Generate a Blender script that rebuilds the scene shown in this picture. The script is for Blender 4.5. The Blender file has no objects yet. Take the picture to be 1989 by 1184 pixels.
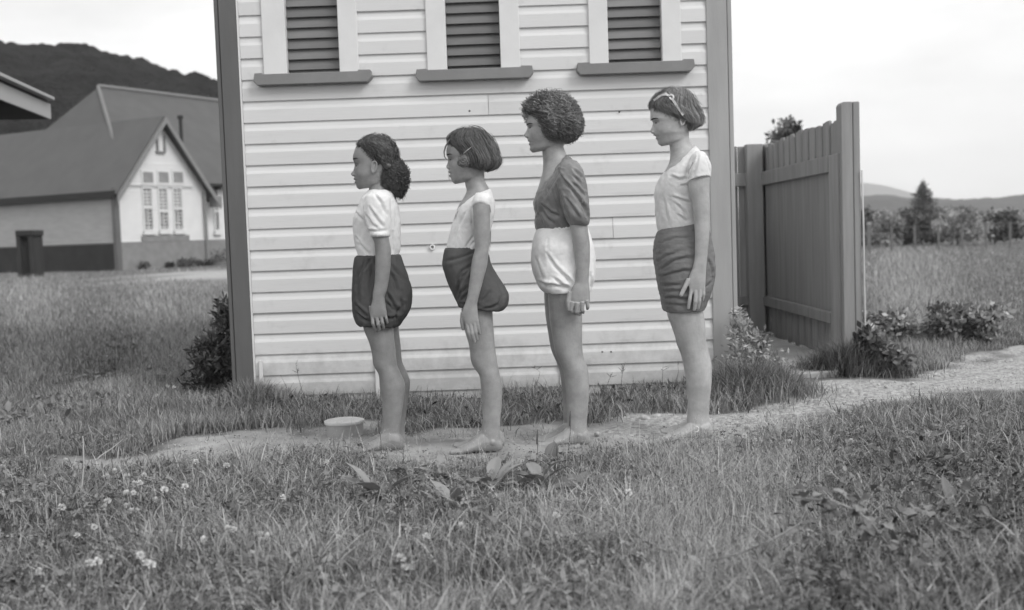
import bpy, bmesh, math, random
import numpy as np
from mathutils import Vector, Matrix, noise as mnoise

# ------------------------------------------------------------------ camera, sky, sun, exposure
scene = bpy.context.scene
COL = scene.collection
RNG = np.random.default_rng(7)
random.seed(7)

CAM_H, FPX, PCX, PCY = 0.96, 2150.0, 994.5, 592.0
PITCH, ROLL = math.radians(3.62), 0.034
cd = bpy.data.cameras.new('camera')
cam = bpy.data.objects.new('camera', cd)
COL.objects.link(cam)
scene.camera = cam
_d = np.array([0, math.cos(PITCH), -math.sin(PITCH)])
_r0 = np.array([1.0, 0, 0])
_u0 = np.array([0, math.sin(PITCH), math.cos(PITCH)])
_u = _u0 * math.cos(ROLL) + _r0 * math.sin(ROLL)
_r = _r0 * math.cos(ROLL) - _u0 * math.sin(ROLL)
CAM_O = np.array([0, 0, CAM_H])
cam.matrix_world = Matrix(((_r[0], _u[0], -_d[0], 0), (_r[1], _u[1], -_d[1], 0), (_r[2], _u[2], -_d[2], CAM_H), (0, 0, 0, 1)))
cd.sensor_width = 36.0
cd.lens = FPX / 1989.0 * 36.0
cd.clip_start, cd.clip_end = 0.05, 9000.0
cd.dof.use_dof = True
cd.dof.focus_distance = 4.95
cd.dof.aperture_fstop = 2.6

SUN_DIR = Vector((0.58, -0.52, 0.63)).normalized()          # towards the sun, behind thin cloud
SUN_EL = math.asin(SUN_DIR.z)
SUN_AZ = math.atan2(SUN_DIR.x, SUN_DIR.y)
world = bpy.data.worlds.new('World')
scene.world = world
world.use_nodes = True
wt = world.node_tree
for n in list(wt.nodes):
    wt.nodes.remove(n)
w_out = wt.nodes.new('ShaderNodeOutputWorld')
w_bg = wt.nodes.new('ShaderNodeBackground')
w_bg.inputs['Strength'].default_value = 0.10
w_sky = wt.nodes.new('ShaderNodeTexSky')
w_sky.sky_type = 'NISHITA'
w_sky.sun_disc = False
w_sky.sun_elevation = SUN_EL
w_sky.sun_rotation = SUN_AZ
w_bw = wt.nodes.new('ShaderNodeRGBToBW')
w_tc = wt.nodes.new('ShaderNodeTexCoord')
w_map = wt.nodes.new('ShaderNodeMapping')
w_map.inputs['Scale'].default_value = (1.0, 1.0, 3.6)
w_no = wt.nodes.new('ShaderNodeTexNoise')
w_no.inputs['Scale'].default_value = 2.3
w_no.inputs['Detail'].default_value = 5.0
w_no.inputs['Roughness'].default_value = 0.5
w_mr = wt.nodes.new('ShaderNodeMapRange')
w_mr.inputs['From Min'].default_value = 0.30
w_mr.inputs['From Max'].default_value = 0.66
w_mr.inputs['To Min'].default_value = 6.2
w_mr.inputs['To Max'].default_value = 12.6
w_mix = wt.nodes.new('ShaderNodeMix')
w_mix.data_type = 'FLOAT'
w_mix.inputs[0].default_value = 0.88                          # thin overcast over the clear sky
wt.links.new(w_sky.outputs[0], w_bw.inputs[0])
wt.links.new(w_tc.outputs['Generated'], w_map.inputs[0])
wt.links.new(w_map.outputs[0], w_no.inputs['Vector'])
wt.links.new(w_no.outputs[0], w_mr.inputs[0])
wt.links.new(w_bw.outputs[0], w_mix.inputs[2])
wt.links.new(w_mr.outputs[0], w_mix.inputs[3])
wt.links.new(w_mix.outputs[0], w_bg.inputs['Color'])
wt.links.new(w_bg.outputs[0], w_out.inputs[0])

sl = bpy.data.lights.new('sun', 'SUN')
sl.energy = 1.5
sl.angle = math.radians(26)
sl.color = (1.0, 0.995, 0.99)
sun = bpy.data.objects.new('sun', sl)
COL.objects.link(sun)
sun.rotation_euler = (-SUN_DIR).to_track_quat('-Z', 'Y').to_euler()
sun.location = (6, -6, 9)

scene.view_settings.view_transform = 'Standard'
scene.view_settings.look = 'None'
scene.view_settings.gamma = 1.0
scene.view_settings.exposure = 0.40
scene.view_settings.use_curve_mapping = False
scene.cycles.max_bounces = 6
scene.cycles.diffuse_bounces = 3
scene.cycles.glossy_bounces = 2
scene.cycles.transmission_bounces = 4
scene.cycles.volume_bounces = 1

# ------------------------------------------------------------------ measuring helpers
def ray(px, py):
    v = _d + (px - PCX) / FPX * _r - (py - PCY) / FPX * _u
    return v
def at_y(px, py, Y):                                          # point of the sight line at depth Y
    v = ray(px, py)
    return CAM_O + v * (Y / v[1])
def at_z(px, py, z=0.0):                                      # point of the sight line at height z
    v = ray(px, py)
    return CAM_O + v * ((z - CAM_H) / v[2])
def hit(px, py, p0, n):                                       # sight line against a plane
    v = ray(px, py)
    n = np.array(n, float)
    return CAM_O + v * (np.dot(np.array(p0, float) - CAM_O, n) / np.dot(v, n))

def ground_z(x, y):
    return 0.012 * np.sin(2.1 * x + 0.7 * y) + 0.010 * np.sin(1.3 * y - 1.9 * x + 1.0) + 0.006 * np.sin(5.3 * x + 4.1 * y)

# ------------------------------------------------------------------ materials
def new_mat(name):
    m = bpy.data.materials.new(name)
    m.use_nodes = True
    nt = m.node_tree
    b = nt.nodes.get('Principled BSDF')
    return m, nt, b
def mat(name, v, rough=0.7, var=0.12, scale=8.0, detail=4.0, bump=0.0, bscale=60.0, stretch=(1, 1, 1), spec=0.3, rand=0.0, dirt=None):
    m, nt, b = new_mat(name)
    N, L = nt.nodes, nt.links
    b.inputs['Roughness'].default_value = rough
    b.inputs['Specular IOR Level'].default_value = spec
    tc = N.new('ShaderNodeTexCoord')
    mp = N.new('ShaderNodeMapping')
    mp.inputs['Scale'].default_value = stretch
    L.new(tc.outputs['Object'], mp.inputs[0])
    no = N.new('ShaderNodeTexNoise')
    no.inputs['Scale'].default_value = scale
    no.inputs['Detail'].default_value = detail
    L.new(mp.outputs[0], no.inputs['Vector'])
    mr = N.new('ShaderNodeMapRange')
    mr.inputs['From Min'].default_value = 0.25
    mr.inputs['From Max'].default_value = 0.75
    mr.inputs['To Min'].default_value = v * (1 - var)
    mr.inputs['To Max'].default_value = v * (1 + var)
    L.new(no.outputs[0], mr.inputs[0])
    out = mr.outputs[0]
    if rand:
        oi = N.new('ShaderNodeObjectInfo')
        r2 = N.new('ShaderNodeMapRange')
        r2.inputs['To Min'].default_value = 1 - rand
        r2.inputs['To Max'].default_value = 1 + rand
        L.new(oi.outputs['Random'], r2.inputs[0])
        mu = N.new('ShaderNodeMath'); mu.operation = 'MULTIPLY'
        L.new(out, mu.inputs[0]); L.new(r2.outputs[0], mu.inputs[1])
        out = mu.outputs[0]
    if dirt:                                                  # blotches of grime: (scale, amount)
        n2 = N.new('ShaderNodeTexNoise')
        n2.inputs['Scale'].default_value = dirt[0]
        n2.inputs['Detail'].default_value = 7
        L.new(mp.outputs[0], n2.inputs['Vector'])
        r3 = N.new('ShaderNodeMapRange')
        r3.inputs['From Min'].default_value = 0.56
        r3.inputs['From Max'].default_value = 0.78
        r3.inputs['To Min'].default_value = 1.0
        r3.inputs['To Max'].default_value = 1 - dirt[1]
        L.new(n2.outputs[0], r3.inputs[0])
        mu = N.new('ShaderNodeMath'); mu.operation = 'MULTIPLY'
        L.new(out, mu.inputs[0]); L.new(r3.outputs[0], mu.inputs[1])
        out = mu.outputs[0]
    L.new(out, b.inputs['Base Color'])
    if bump:
        n3 = N.new('ShaderNodeTexNoise')
        n3.inputs['Scale'].default_value = bscale
        n3.inputs['Detail'].default_value = 5
        L.new(mp.outputs[0], n3.inputs['Vector'])
        bp = N.new('ShaderNodeBump')
        bp.inputs['Strength'].default_value = bump
        bp.inputs['Distance'].default_value = 0.01
        L.new(n3.outputs[0], bp.inputs['Height'])
        L.new(bp.outputs[0], b.inputs['Normal'])
    return m
def splash_grime(m, top, amt):                                  # earth splashed up on the lowest boards, in blotches
    nt = m.node_tree; N, L = nt.nodes, nt.links
    b = N.get('Principled BSDF')
    src = b.inputs['Base Color'].links[0].from_socket
    ge = N.new('ShaderNodeNewGeometry'); sx = N.new('ShaderNodeSeparateXYZ'); L.new(ge.outputs['Position'], sx.inputs[0])
    no = N.new('ShaderNodeTexNoise'); no.inputs['Scale'].default_value = 7.0; no.inputs['Detail'].default_value = 8; no.inputs['Roughness'].default_value = .7
    L.new(ge.outputs['Position'], no.inputs['Vector'])
    mr = N.new('ShaderNodeMapRange'); mr.inputs['From Min'].default_value = top; mr.inputs['From Max'].default_value = 0.02; mr.inputs['To Min'].default_value = 0; mr.inputs['To Max'].default_value = 0.42
    L.new(sx.outputs['Z'], mr.inputs[0])
    ad = N.new('ShaderNodeMath'); ad.operation = 'ADD'; L.new(no.outputs[0], ad.inputs[0]); L.new(mr.outputs[0], ad.inputs[1])
    r2 = N.new('ShaderNodeMapRange'); r2.inputs['From Min'].default_value = .58; r2.inputs['From Max'].default_value = .92; r2.inputs['To Min'].default_value = 1; r2.inputs['To Max'].default_value = 1 - amt
    L.new(ad.outputs[0], r2.inputs[0])
    mu = N.new('ShaderNodeMath'); mu.operation = 'MULTIPLY'; L.new(src, mu.inputs[0]); L.new(r2.outputs[0], mu.inputs[1])
    L.new(mu.outputs[0], b.inputs['Base Color'])
def leaf_mat(name, lo, hi, trans=0.3, rough=0.55):            # per-leaf tint held in the attribute "tint"
    m, nt, b = new_mat(name)
    N, L = nt.nodes, nt.links
    at = N.new('ShaderNodeAttribute'); at.attribute_name = 'tint'
    mr = N.new('ShaderNodeMapRange')
    mr.inputs['To Min'].default_value = lo
    mr.inputs['To Max'].default_value = hi
    L.new(at.outputs['Fac'], mr.inputs[0])
    L.new(mr.outputs[0], b.inputs['Base Color'])
    b.inputs['Roughness'].default_value = rough
    b.inputs['Specular IOR Level'].default_value = 0.35
    tr = N.new('ShaderNodeBsdfTranslucent')
    L.new(mr.outputs[0], tr.inputs['Color'])
    mx = N.new('ShaderNodeMixShader')
    mx.inputs[0].default_value = trans
    L.new(b.outputs[0], mx.inputs[1]); L.new(tr.outputs[0], mx.inputs[2])
    L.new(mx.outputs[0], N.get('Material Output').inputs[0])
    return m

# ------------------------------------------------------------------ mesh helpers
def raw_mesh(name, V, faces=None, quads=None, tris=None, tint=None, smooth=False):
    me = bpy.data.meshes.new(name)
    V = np.asarray(V, np.float32)
    if faces is not None:
        me.from_pydata(V.tolist(), [], [list(map(int, f)) for f in faces])
    else:
        nq = 0 if quads is None else len(quads)
        nt_ = 0 if tris is None else len(tris)
        me.vertices.add(len(V))
        me.vertices.foreach_set('co', V.ravel())
        parts, starts, tot = [], [], 0
        if nq:
            q = np.asarray(quads, np.int32); parts.append(q.ravel()); starts.append(np.arange(nq) * 4)
            tot = nq * 4
        if nt_:
            t = np.asarray(tris, np.int32); parts.append(t.ravel()); starts.append(tot + np.arange(nt_) * 3)
        li = np.concatenate(parts).astype(np.int32)
        st = np.concatenate(starts).astype(np.int32)
        me.loops.add(len(li)); me.loops.foreach_set('vertex_index', li)
        me.polygons.add(nq + nt_); me.polygons.foreach_set('loop_start', st)
        me.update(calc_edges=True)
    if tint is not None:
        a = me.attributes.new('tint', 'FLOAT', 'POINT')
        a.data.foreach_set('value', np.asarray(tint, np.float32))
    if smooth:
        me.polygons.foreach_set('use_smooth', np.ones(len(me.polygons), bool))
    me.update()
    return me
def wloc(o):
    p = np.zeros(3)
    while o is not None:
        p += np.array(o.location); o = o.parent
    return p
def link(name, me, m=None, parent=None, loc=None, kind=None):
    o = bpy.data.objects.new(name, me)
    COL.objects.link(o)
    if m is not None and not me.materials:
        me.materials.append(m)
    if parent is not None:
        o.parent = parent
        base = wloc(parent)
        o.location = tuple((np.array(loc) if loc is not None else np.zeros(3)) - base)
    elif loc is not None:
        o.location = tuple(loc)
    if kind:
        o['kind'] = kind
    return o
def tag(o, label=None, cat=None, group=None, kind=None):
    if label: o['label'] = label
    if cat: o['category'] = cat
    if group: o['group'] = group
    if kind: o['kind'] = kind
    return o
def thing(name, label, cat, loc, group=None):
    o = bpy.data.objects.new(name, None)
    o.empty_display_size = 0.2
    COL.objects.link(o)
    o.location = tuple(loc)
    return tag(o, label, cat, group)

class MB:
    def __init__(s):
        s.v, s.f = [], []
    def add(s, V, F):
        b = len(s.v)
        s.v.extend([tuple(map(float, p)) for p in V])
        s.f.extend([[b + i for i in f] for f in F])
        return s
    def box(s, c, d, ax=None):
        c = np.array(c, float); d = np.array(d, float) / 2
        A = np.eye(3) if ax is None else np.array(ax, float)
        V = [c + sx * d[0] * A[0] + sy * d[1] * A[1] + sz * d[2] * A[2] for sz in (-1, 1) for sy in (-1, 1) for sx in (-1, 1)]
        return s.add(V, [(0, 2, 3, 1), (4, 5, 7, 6), (0, 1, 5, 4), (2, 6, 7, 3), (0, 4, 6, 2), (1, 3, 7, 5)])
    def prism(s, poly, ext):                                  # closed polygon (3-D points) pushed along ext
        P = [np.array(p, float) for p in poly]; e = np.array(ext, float); n = len(P)
        F = [tuple(range(n))[::-1], tuple(range(n, 2 * n))] + [(i, (i + 1) % n, n + (i + 1) % n, n + i) for i in range(n)]
        return s.add(P + [p + e for p in P], F)
    def tube(s, pts, rad, n=8, cap=True):
        P = [np.array(p, float) for p in pts]
        R = [rad] * len(P) if np.isscalar(rad) else list(rad)
        prev = None; V = []; F = []
        for i, p in enumerate(P):
            t = P[min(i + 1, len(P) - 1)] - P[max(i - 1, 0)]
            t = t / (np.linalg.norm(t) + 1e-9)
            if prev is None:
                a = np.cross(t, [0, 0, 1.0] if abs(t[2]) < 0.9 else [0, 1.0, 0])
            else:
                a = prev - t * np.dot(prev, t)
            a = a / (np.linalg.norm(a) + 1e-9); prev = a
            b = np.cross(t, a)
            for k in range(n):
                w = 2 * math.pi * k / n
                V.append(p + R[i] * (math.cos(w) * a + math.sin(w) * b))
        for i in range(len(P) - 1):
            for k in range(n):
                F.append((i * n + k, i * n + (k + 1) % n, (i + 1) * n + (k + 1) % n, (i + 1) * n + k))
        if cap:
            F.append(tuple(range(n))[::-1]); F.append(tuple((len(P) - 1) * n + k for k in range(n)))
        return s.add(V, F)
    def ball(s, c, r, nu=10, nv=7):
        r = np.array([r] * 3 if np.isscalar(r) else r, float); c = np.array(c, float)
        V = [c + r * (0, 0, 1)]
        for j in range(1, nv):
            t = math.pi * j / nv
            for k in range(nu):
                w = 2 * math.pi * k / nu
                V.append(c + r * (math.sin(t) * math.cos(w), math.sin(t) * math.sin(w), math.cos(t)))
        V.append(c - r * (0, 0, 1))
        F = [(0, 1 + k, 1 + (k + 1) % nu) for k in range(nu)]
        for j in range(nv - 2):
            for k in range(nu):
                a, b = 1 + j * nu + k, 1 + j * nu + (k + 1) % nu
                F.append((a, a + nu, b + nu, b))
        l = len(V) - 1; q = 1 + (nv - 2) * nu
        F += [(l, q + (k + 1) % nu, q + k) for k in range(nu)]
        return s.add(V, F)
    def build(s, name, m, parent=None, kind=None, smooth=False, bevel=0.0, tint=None):
        V = np.array(s.v)
        base = wloc(parent) if parent is not None else np.zeros(3)
        c = V.mean(axis=0) if parent is not None else np.zeros(3)
        me = raw_mesh(name, V - c, faces=s.f, tint=tint, smooth=smooth)
        bm = bmesh.new(); bm.from_mesh(me)
        bmesh.ops.recalc_face_normals(bm, faces=bm.faces)
        if bevel:
            bmesh.ops.bevel(bm, geom=[e for e in bm.edges if e.calc_face_angle(0) > 0.6], offset=bevel, segments=1, affect='EDGES')
        bm.to_mesh(me); bm.free()
        return link(name, me, m, parent, c if parent is not None else None, kind)

def in_poly(x, y, poly):
    x = np.asarray(x); y = np.asarray(y)
    ins = np.zeros(x.shape, bool)
    P = poly; j = len(P) - 1
    for i in range(len(P)):
        xi, yi = P[i]; xj, yj = P[j]
        c = ((yi > y) != (yj > y)) & (x < (xj - xi) * (y - yi) / (yj - yi + 1e-12) + xi)
        ins ^= c
        j = i
    return ins
def poly_dist(x, y, poly):                                    # signed distance, inside positive
    d = np.full(np.shape(x), 1e9)
    for i in range(len(poly)):
        a = np.array(poly[i]); b = np.array(poly[(i + 1) % len(poly)])
        ab = b - a
        t = np.clip(((x - a[0]) * ab[0] + (y - a[1]) * ab[1]) / (ab @ ab + 1e-12), 0, 1)
        d = np.minimum(d, np.hypot(x - a[0] - t * ab[0], y - a[1] - t * ab[1]))
    return np.where(in_poly(x, y, poly), d, -d)
# ------------------------------------------------------------------ materials of the place
M_white = mat('white_weatherboard_paint', 0.64, rough=0.5, var=0.05, scale=3.0, bump=0.08, bscale=40, stretch=(0.35, 1, 4), rand=0.035, dirt=(5.0, 0.10))
splash_grime(M_white, 0.42, 0.30)
M_trim = mat('white_trim_paint', 0.66, rough=0.5, var=0.04, bump=0.05)
M_dark = mat('dark_trim_paint', 0.120, rough=0.55, var=0.10, scale=5, bump=0.12, bscale=60, stretch=(3, 3, 0.4))
M_sill = mat('sill_paint', 0.21, rough=0.55, var=0.10, scale=6, bump=0.1)
M_flare_post = mat('flare_toned_trim', 0.34, rough=0.6, var=0.10, scale=5, bump=0.12, bscale=60, stretch=(3, 3, 0.4))  # same trim paint as the left, lens flare put into a paler colour
M_louvre = mat('louvre_paint', 0.17, rough=0.45, var=0.2, scale=6, bump=0.08, stretch=(0.5, 1, 4), rand=0.25)
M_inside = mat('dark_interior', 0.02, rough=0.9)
M_fence = mat('fence_timber_paint', 0.27, rough=0.75, var=0.18, scale=4, bump=0.25, bscale=50, stretch=(4, 4, 0.35), rand=0.12)
M_roof = mat('painted_iron_roof', 0.095, rough=0.75, var=0.10, scale=1.2)
M_ridge = mat('galvanised_ridge', 0.17, rough=0.5)
M_concrete = mat('concrete', 0.36, rough=0.9, var=0.14, scale=3, bump=0.2, bscale=80, dirt=(4, 0.2))
M_lid = mat('pale_concrete', 0.55, rough=0.9, var=0.12, scale=9, bump=0.15, bscale=90, dirt=(14, 0.35))
M_pipe = mat('white_glazed_pipe', 0.78, rough=0.35)
M_black = mat('black_paint', 0.022, rough=0.6)
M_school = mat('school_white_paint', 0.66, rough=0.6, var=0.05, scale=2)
M_school_side = mat('school_side_paint', 0.36, rough=0.7, var=0.10, scale=1.5, stretch=(1, 1, 4))  # side boards and their base set darker than those of the gable
M_brick = mat('school_base_paint', 0.22, rough=0.9, var=0.15, scale=3)
M_base_dark = mat('school_dark_base', 0.035, rough=0.9, var=0.2, scale=2)
M_glass, _nt, _b = new_mat('window_glass')
_b.inputs['Base Color'].default_value = (0.10, 0.10, 0.10, 1)
_b.inputs['Roughness'].default_value = 0.08
_b.inputs['Specular IOR Level'].default_value = 0.8
M_curtain = mat('window_blind', 0.25, rough=0.9, var=0.2, scale=2)
M_stone = mat('pale_stone', 0.46, rough=0.9, var=0.25, scale=30, bump=0.4, bscale=70)

# ------------------------------------------------------------------ ground
def px_poly(pts):
    return [tuple(at_z(x, y)[:2]) for x, y in pts]
DIRT = px_poly([(60, 925), (150, 892), (255, 882), (370, 846), (520, 830), (620, 822), (700, 818), (790, 842), (880, 846), (1000, 826), (1090, 822), (1230, 798), (1300, 805), (1440, 797), (1545, 764), (1600, 742), (1760, 738), (1870, 690), (2200, 640), (2200, 720), (1870, 765), (1700, 788), (1560, 826), (1420, 848), (1300, 862), (1180, 876), (1060, 892), (1000, 910), (870, 914), (790, 902), (720, 892), (560, 888), (430, 894), (250, 908)])
GRAVEL = px_poly([(1180, 806), (1300, 808), (1440, 797), (1545, 764), (1600, 742), (1760, 738), (1870, 690), (2200, 640), (2200, 720), (1870, 765), (1700, 792), (1560, 832), (1420, 856), (1300, 866), (1200, 850)])
PATH = px_poly([(262, 534), (340, 529), (700, 516), (760, 530), (440, 548), (300, 546)])
def gz(x, y):
    f = np.clip((13 - np.asarray(y)) / 3, 0, 1)
    return ground_z(x, y) * f
def stretch_axis(lo, hi, step, far, grow=1.25):
    a = list(np.arange(lo, hi + 1e-6, step)); s = step; x = hi
    while x < far:
        s *= grow; x += s; a.append(x)
    s = step; x = lo; b = []
    while x > -far:
        s *= grow; x -= s; b.append(x)
    return np.array(b[::-1] + a)
gx = stretch_axis(-4.2, 4.2, 0.045, 3300)
gy = stretch_axis(2.2, 9.0, 0.045, 3200)
gy = gy[gy > -200]
GX, GY = np.meshgrid(gx, gy)
GZ = gz(GX, GY)
def vnoise(x, y, s):
    return np.array([mnoise.fractal(Vector((a * s, b * s, 0.3)), 0.9, 2.1, 4) for a, b in zip(np.ravel(x), np.ravel(y))]).reshape(np.shape(x))
near = (np.abs(GX) < 4.3) & (GY > 2.1) & (GY < 9.1)
nz = np.zeros(GX.shape)
nz[near] = vnoise(GX[near], GY[near], 3.2)
GZ = GZ + nz * 0.012
dd = poly_dist(GX, GY, DIRT) + nz * 0.24
dirt = np.clip(dd / 0.16 + 0.5, 0, 1)
pth = np.clip(poly_dist(GX, GY, PATH) / 0.6 + 0.5, 0, 1)
grv = np.clip((poly_dist(GX, GY, GRAVEL) + nz * 0.2) / 0.2 + 0.5, 0, 1)
me = raw_mesh('ground', np.stack([GX.ravel(), GY.ravel(), GZ.ravel()], 1),
              quads=[(j * len(gx) + i, j * len(gx) + i + 1, (j + 1) * len(gx) + i + 1, (j + 1) * len(gx) + i) for j in range(len(gy) - 1) for i in range(len(gx) - 1)], smooth=True)
for nm, arr in (('dirt', np.maximum(dirt, pth)), ('gravel', np.maximum(grv, pth))):
    a = me.attributes.new(nm, 'FLOAT', 'POINT'); a.data.foreach_set('value', arr.ravel().astype(np.float32))
M_ground, nt, b = new_mat('earth_and_turf')
N, L = nt.nodes, nt.links
b.inputs['Roughness'].default_value = 0.95
b.inputs['Specular IOR Level'].default_value = 0.1
tc = N.new('ShaderNodeTexCoord')
def _noise(sc, det, lo, hi, fmin=0.3, fmax=0.7, rough=0.6):
    n = N.new('ShaderNodeTexNoise'); n.inputs['Scale'].default_value = sc; n.inputs['Detail'].default_value = det; n.inputs['Roughness'].default_value = rough
    L.new(tc.outputs['Object'], n.inputs['Vector'])
    r = N.new('ShaderNodeMapRange'); r.inputs['From Min'].default_value = fmin; r.inputs['From Max'].default_value = fmax
    r.inputs['To Min'].default_value = lo; r.inputs['To Max'].default_value = hi
    L.new(n.outputs[0], r.inputs[0])
    return r.outputs[0], n.outputs[0]
turf, _ = _noise(1.4, 8, 0.08, 0.18)
soil, _ = _noise(5.0, 8, 0.24, 0.42)
vo = N.new('ShaderNodeTexVoronoi'); vo.inputs['Scale'].default_value = 42; vo.inputs['Randomness'].default_value = 1
L.new(tc.outputs['Object'], vo.inputs['Vector'])
bw = N.new('ShaderNodeRGBToBW'); L.new(vo.outputs['Color'], bw.inputs[0])
gr = N.new('ShaderNodeMapRange'); gr.inputs['To Min'].default_value = 0.24; gr.inputs['To Max'].default_value = 0.52
L.new(bw.outputs[0], gr.inputs[0])
def _mixf(f, a, c):
    m = N.new('ShaderNodeMix'); m.data_type = 'FLOAT'
    L.new(f, m.inputs[0]); L.new(a, m.inputs[2]); L.new(c, m.inputs[3])
    return m.outputs[0]
a1 = N.new('ShaderNodeAttribute'); a1.attribute_name = 'dirt'
a2 = N.new('ShaderNodeAttribute'); a2.attribute_name = 'gravel'
bare = _mixf(a2.outputs['Fac'], soil, gr.outputs[0])
L.new(_mixf(a1.outputs['Fac'], turf, bare), b.inputs['Base Color'])
_, fine = _noise(55, 6, 0, 1)
ds = N.new('ShaderNodeMapRange'); ds.inputs['From Max'].default_value = 0.55; ds.inputs['To Min'].default_value = 1.0; ds.inputs['To Max'].default_value = 0.0
L.new(vo.outputs['Distance'], ds.inputs[0])
mu = N.new('ShaderNodeMath'); mu.operation = 'MULTIPLY'; L.new(ds.outputs[0], mu.inputs[0]); L.new(a2.outputs['Fac'], mu.inputs[1])
ad = N.new('ShaderNodeMath'); ad.operation = 'ADD'; L.new(mu.outputs[0], ad.inputs[0]); L.new(fine, ad.inputs[1])
bp = N.new('ShaderNodeBump'); bp.inputs['Strength'].default_value = 0.8; bp.inputs['Distance'].default_value = 0.012
L.new(ad.outputs[0], bp.inputs['Height']); L.new(bp.outputs[0], b.inputs['Normal'])
link('ground', me, M_ground, kind='structure')

# ------------------------------------------------------------------ hills
def hill(name, ridge, y0, y1, m, amp, nscale, nx=260, ny=36, zb=-2.0):
    rx = np.array([p[0] for p in ridge], float); ry = np.array([p[1] for p in ridge], float)
    V = []
    for i in range(nx):
        px = rx[0] + (rx[-1] - rx[0]) * i / (nx - 1)
        top = at_y(px, float(np.interp(px, rx, ry)), y1)
        for j in range(ny):
            t = j / (ny - 1)
            Y = y0 + (y1 - y0) * t
            X = top[0] * Y / y1
            z = zb + (top[2] - zb) * (math.sin(t * math.pi / 2) ** 1.15)
            n = mnoise.fractal(Vector((X * nscale, Y * nscale, 1.0)), 0.8, 2.2, 5)
            V.append((X, Y, z + n * amp * min(1, t * 3)))
    top_row = [V[i * ny + ny - 1] for i in range(nx)]
    V += [(x * 1.25, y * 1.25, zb) for x, y, z in top_row]
    q = [(i * ny + j, (i + 1) * ny + j, (i + 1) * ny + j + 1, i * ny + j + 1) for i in range(nx - 1) for j in range(ny - 1)]
    k = nx * ny
    q += [(i * ny + ny - 1, (i + 1) * ny + ny - 1, k + i + 1, k + i) for i in range(nx - 1)]
    return link(name, raw_mesh(name, V, quads=q, smooth=True), m, kind='structure')
M_bush_hill = mat('bush_covered_hill', 0.030, rough=0.95, var=0.45, scale=0.22, detail=8, bump=1.0, bscale=1.1, spec=0.05)
bpn = [n for n in M_bush_hill.node_tree.nodes if n.type == 'BUMP'][0]; bpn.inputs['Distance'].default_value = 3.0
M_far_hill = mat('distant_hill', 0.055, rough=0.95, var=0.3, scale=0.006, detail=6, spec=0.05)
hill('hills', [(-420, 96), (-150, 104), (0, 110), (50, 115), (120, 117), (170, 124), (210, 128), (255, 138), (320, 155), (370, 166), (420, 181), (520, 214), (640, 262), (800, 330), (950, 400), (1050, 452)], 60, 150, M_bush_hill, 1.1, 0.22)
hill('hills', [(1180, 446), (1350, 424), (1500, 385), (1600, 352), (1680, 356), (1720, 361), (1765, 372), (1810, 382), (1860, 388), (1989, 400), (2300, 395), (2600, 380)], 2400, 3400, M_far_hill, 8, 0.0025)
hill('hills', [(1180, 452), (1400, 440), (1600, 396), (1690, 384), (1740, 388), (1790, 390), (1850, 388), (1989, 386), (2300, 392), (2700, 402)], 600, 1050, M_far_hill, 5.0, 0.02)

# ------------------------------------------------------------------ weatherboard building behind the row
WY = 6.66
XL_in = at_y(485, 445, WY)[0]; XL_out = at_y(438, 445, WY)[0]; XL_line = at_y(446, 445, WY)[0]
XR_in = at_y(1379, 430, WY)[0]; XR_out = at_y(1428, 430, WY)[0]; XR_line = at_y(1419.5, 430, WY)[0]
Z0 = at_y(503.8, 769.2, WY)[2]
BE = (at_y(472, 114.7, WY)[2] - Z0) / 16
BZT = 2.98
shed = thing('weatherboard_building', 'white weatherboard building with dark corner boards and three louvred windows behind the standing row', 'building', ((XL_out + XR_out) / 2, WY + 1.8, 0))
MB().box(((XL_out + XR_out) / 2, WY + 1.865, BZT / 2), (XR_out - XL_out - 0.02, 3.5, BZT)).build('wall', M_white, shed)
def board_mesh(L, nm='weatherboard'):
    e = BE
    prof = [(0.0, -0.019), (0.003, -0.0205), (0.60 * e, -0.0205), (0.65 * e, -0.0185), (0.75 * e, -0.0135), (0.88 * e, -0.0105), (0.96 * e, -0.0095), (1.02 * e, -0.0095), (1.02 * e, 0.0), (0.0, 0.0)]
    n = len(prof)
    V = [(x, y, z) for x in (-L / 2, L / 2) for z, y in prof]
    F = [tuple(range(n)), tuple(range(n, 2 * n))[::-1]] + [(i, n + i, n + (i + 1) % n, (i + 1) % n) for i in range(n)]
    me = raw_mesh(nm, V, faces=F)
    bm = bmesh.new(); bm.from_mesh(me); bmesh.ops.recalc_face_normals(bm, faces=bm.faces); bm.to_mesh(me); bm.free()
    me.materials.append(M_white)
    return me
WIN = [((513, 558, 660, 697), (494, 723), (155, 147)), ((830, 868, 972, 1010), (808, 1036), (145, 141)), ((1144, 1181, 1285, 1322), (1120, 1349), (133, 128))]
wins = []
for (a0, o0, o1, a1_), (s0, s1), (sy0, sy1) in WIN:
    xs = [at_y(p, 105, WY)[0] for p in (a0, o0, o1, a1_)]
    sxs = [at_y(p, 145, WY - 0.05)[0] for p in (s0, s1)]
    sz = at_y((s0 + s1) / 2, (sy0 + sy1) / 2, WY - 0.05)[2]
    wins.append((xs, sxs, sz))
segs = {}
def put_board(x0, x1, z):
    k = round(x1 - x0, 3)
    if k not in segs:
        segs[k] = board_mesh(x1 - x0)
    jit = RNG.normal(0, 0.0009)
    o = link('weatherboard', segs[k], None, shed, ((x0 + x1) / 2, WY + 0.115 - 0.114 + jit, z))
    o.rotation_euler = (RNG.normal(0, 0.006), RNG.normal(0, 0.0006), 0)
JOINT = {1: .31, 4: -.92, 7: .62, 10: -.35, 12: .95, 13: -.10}
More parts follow.
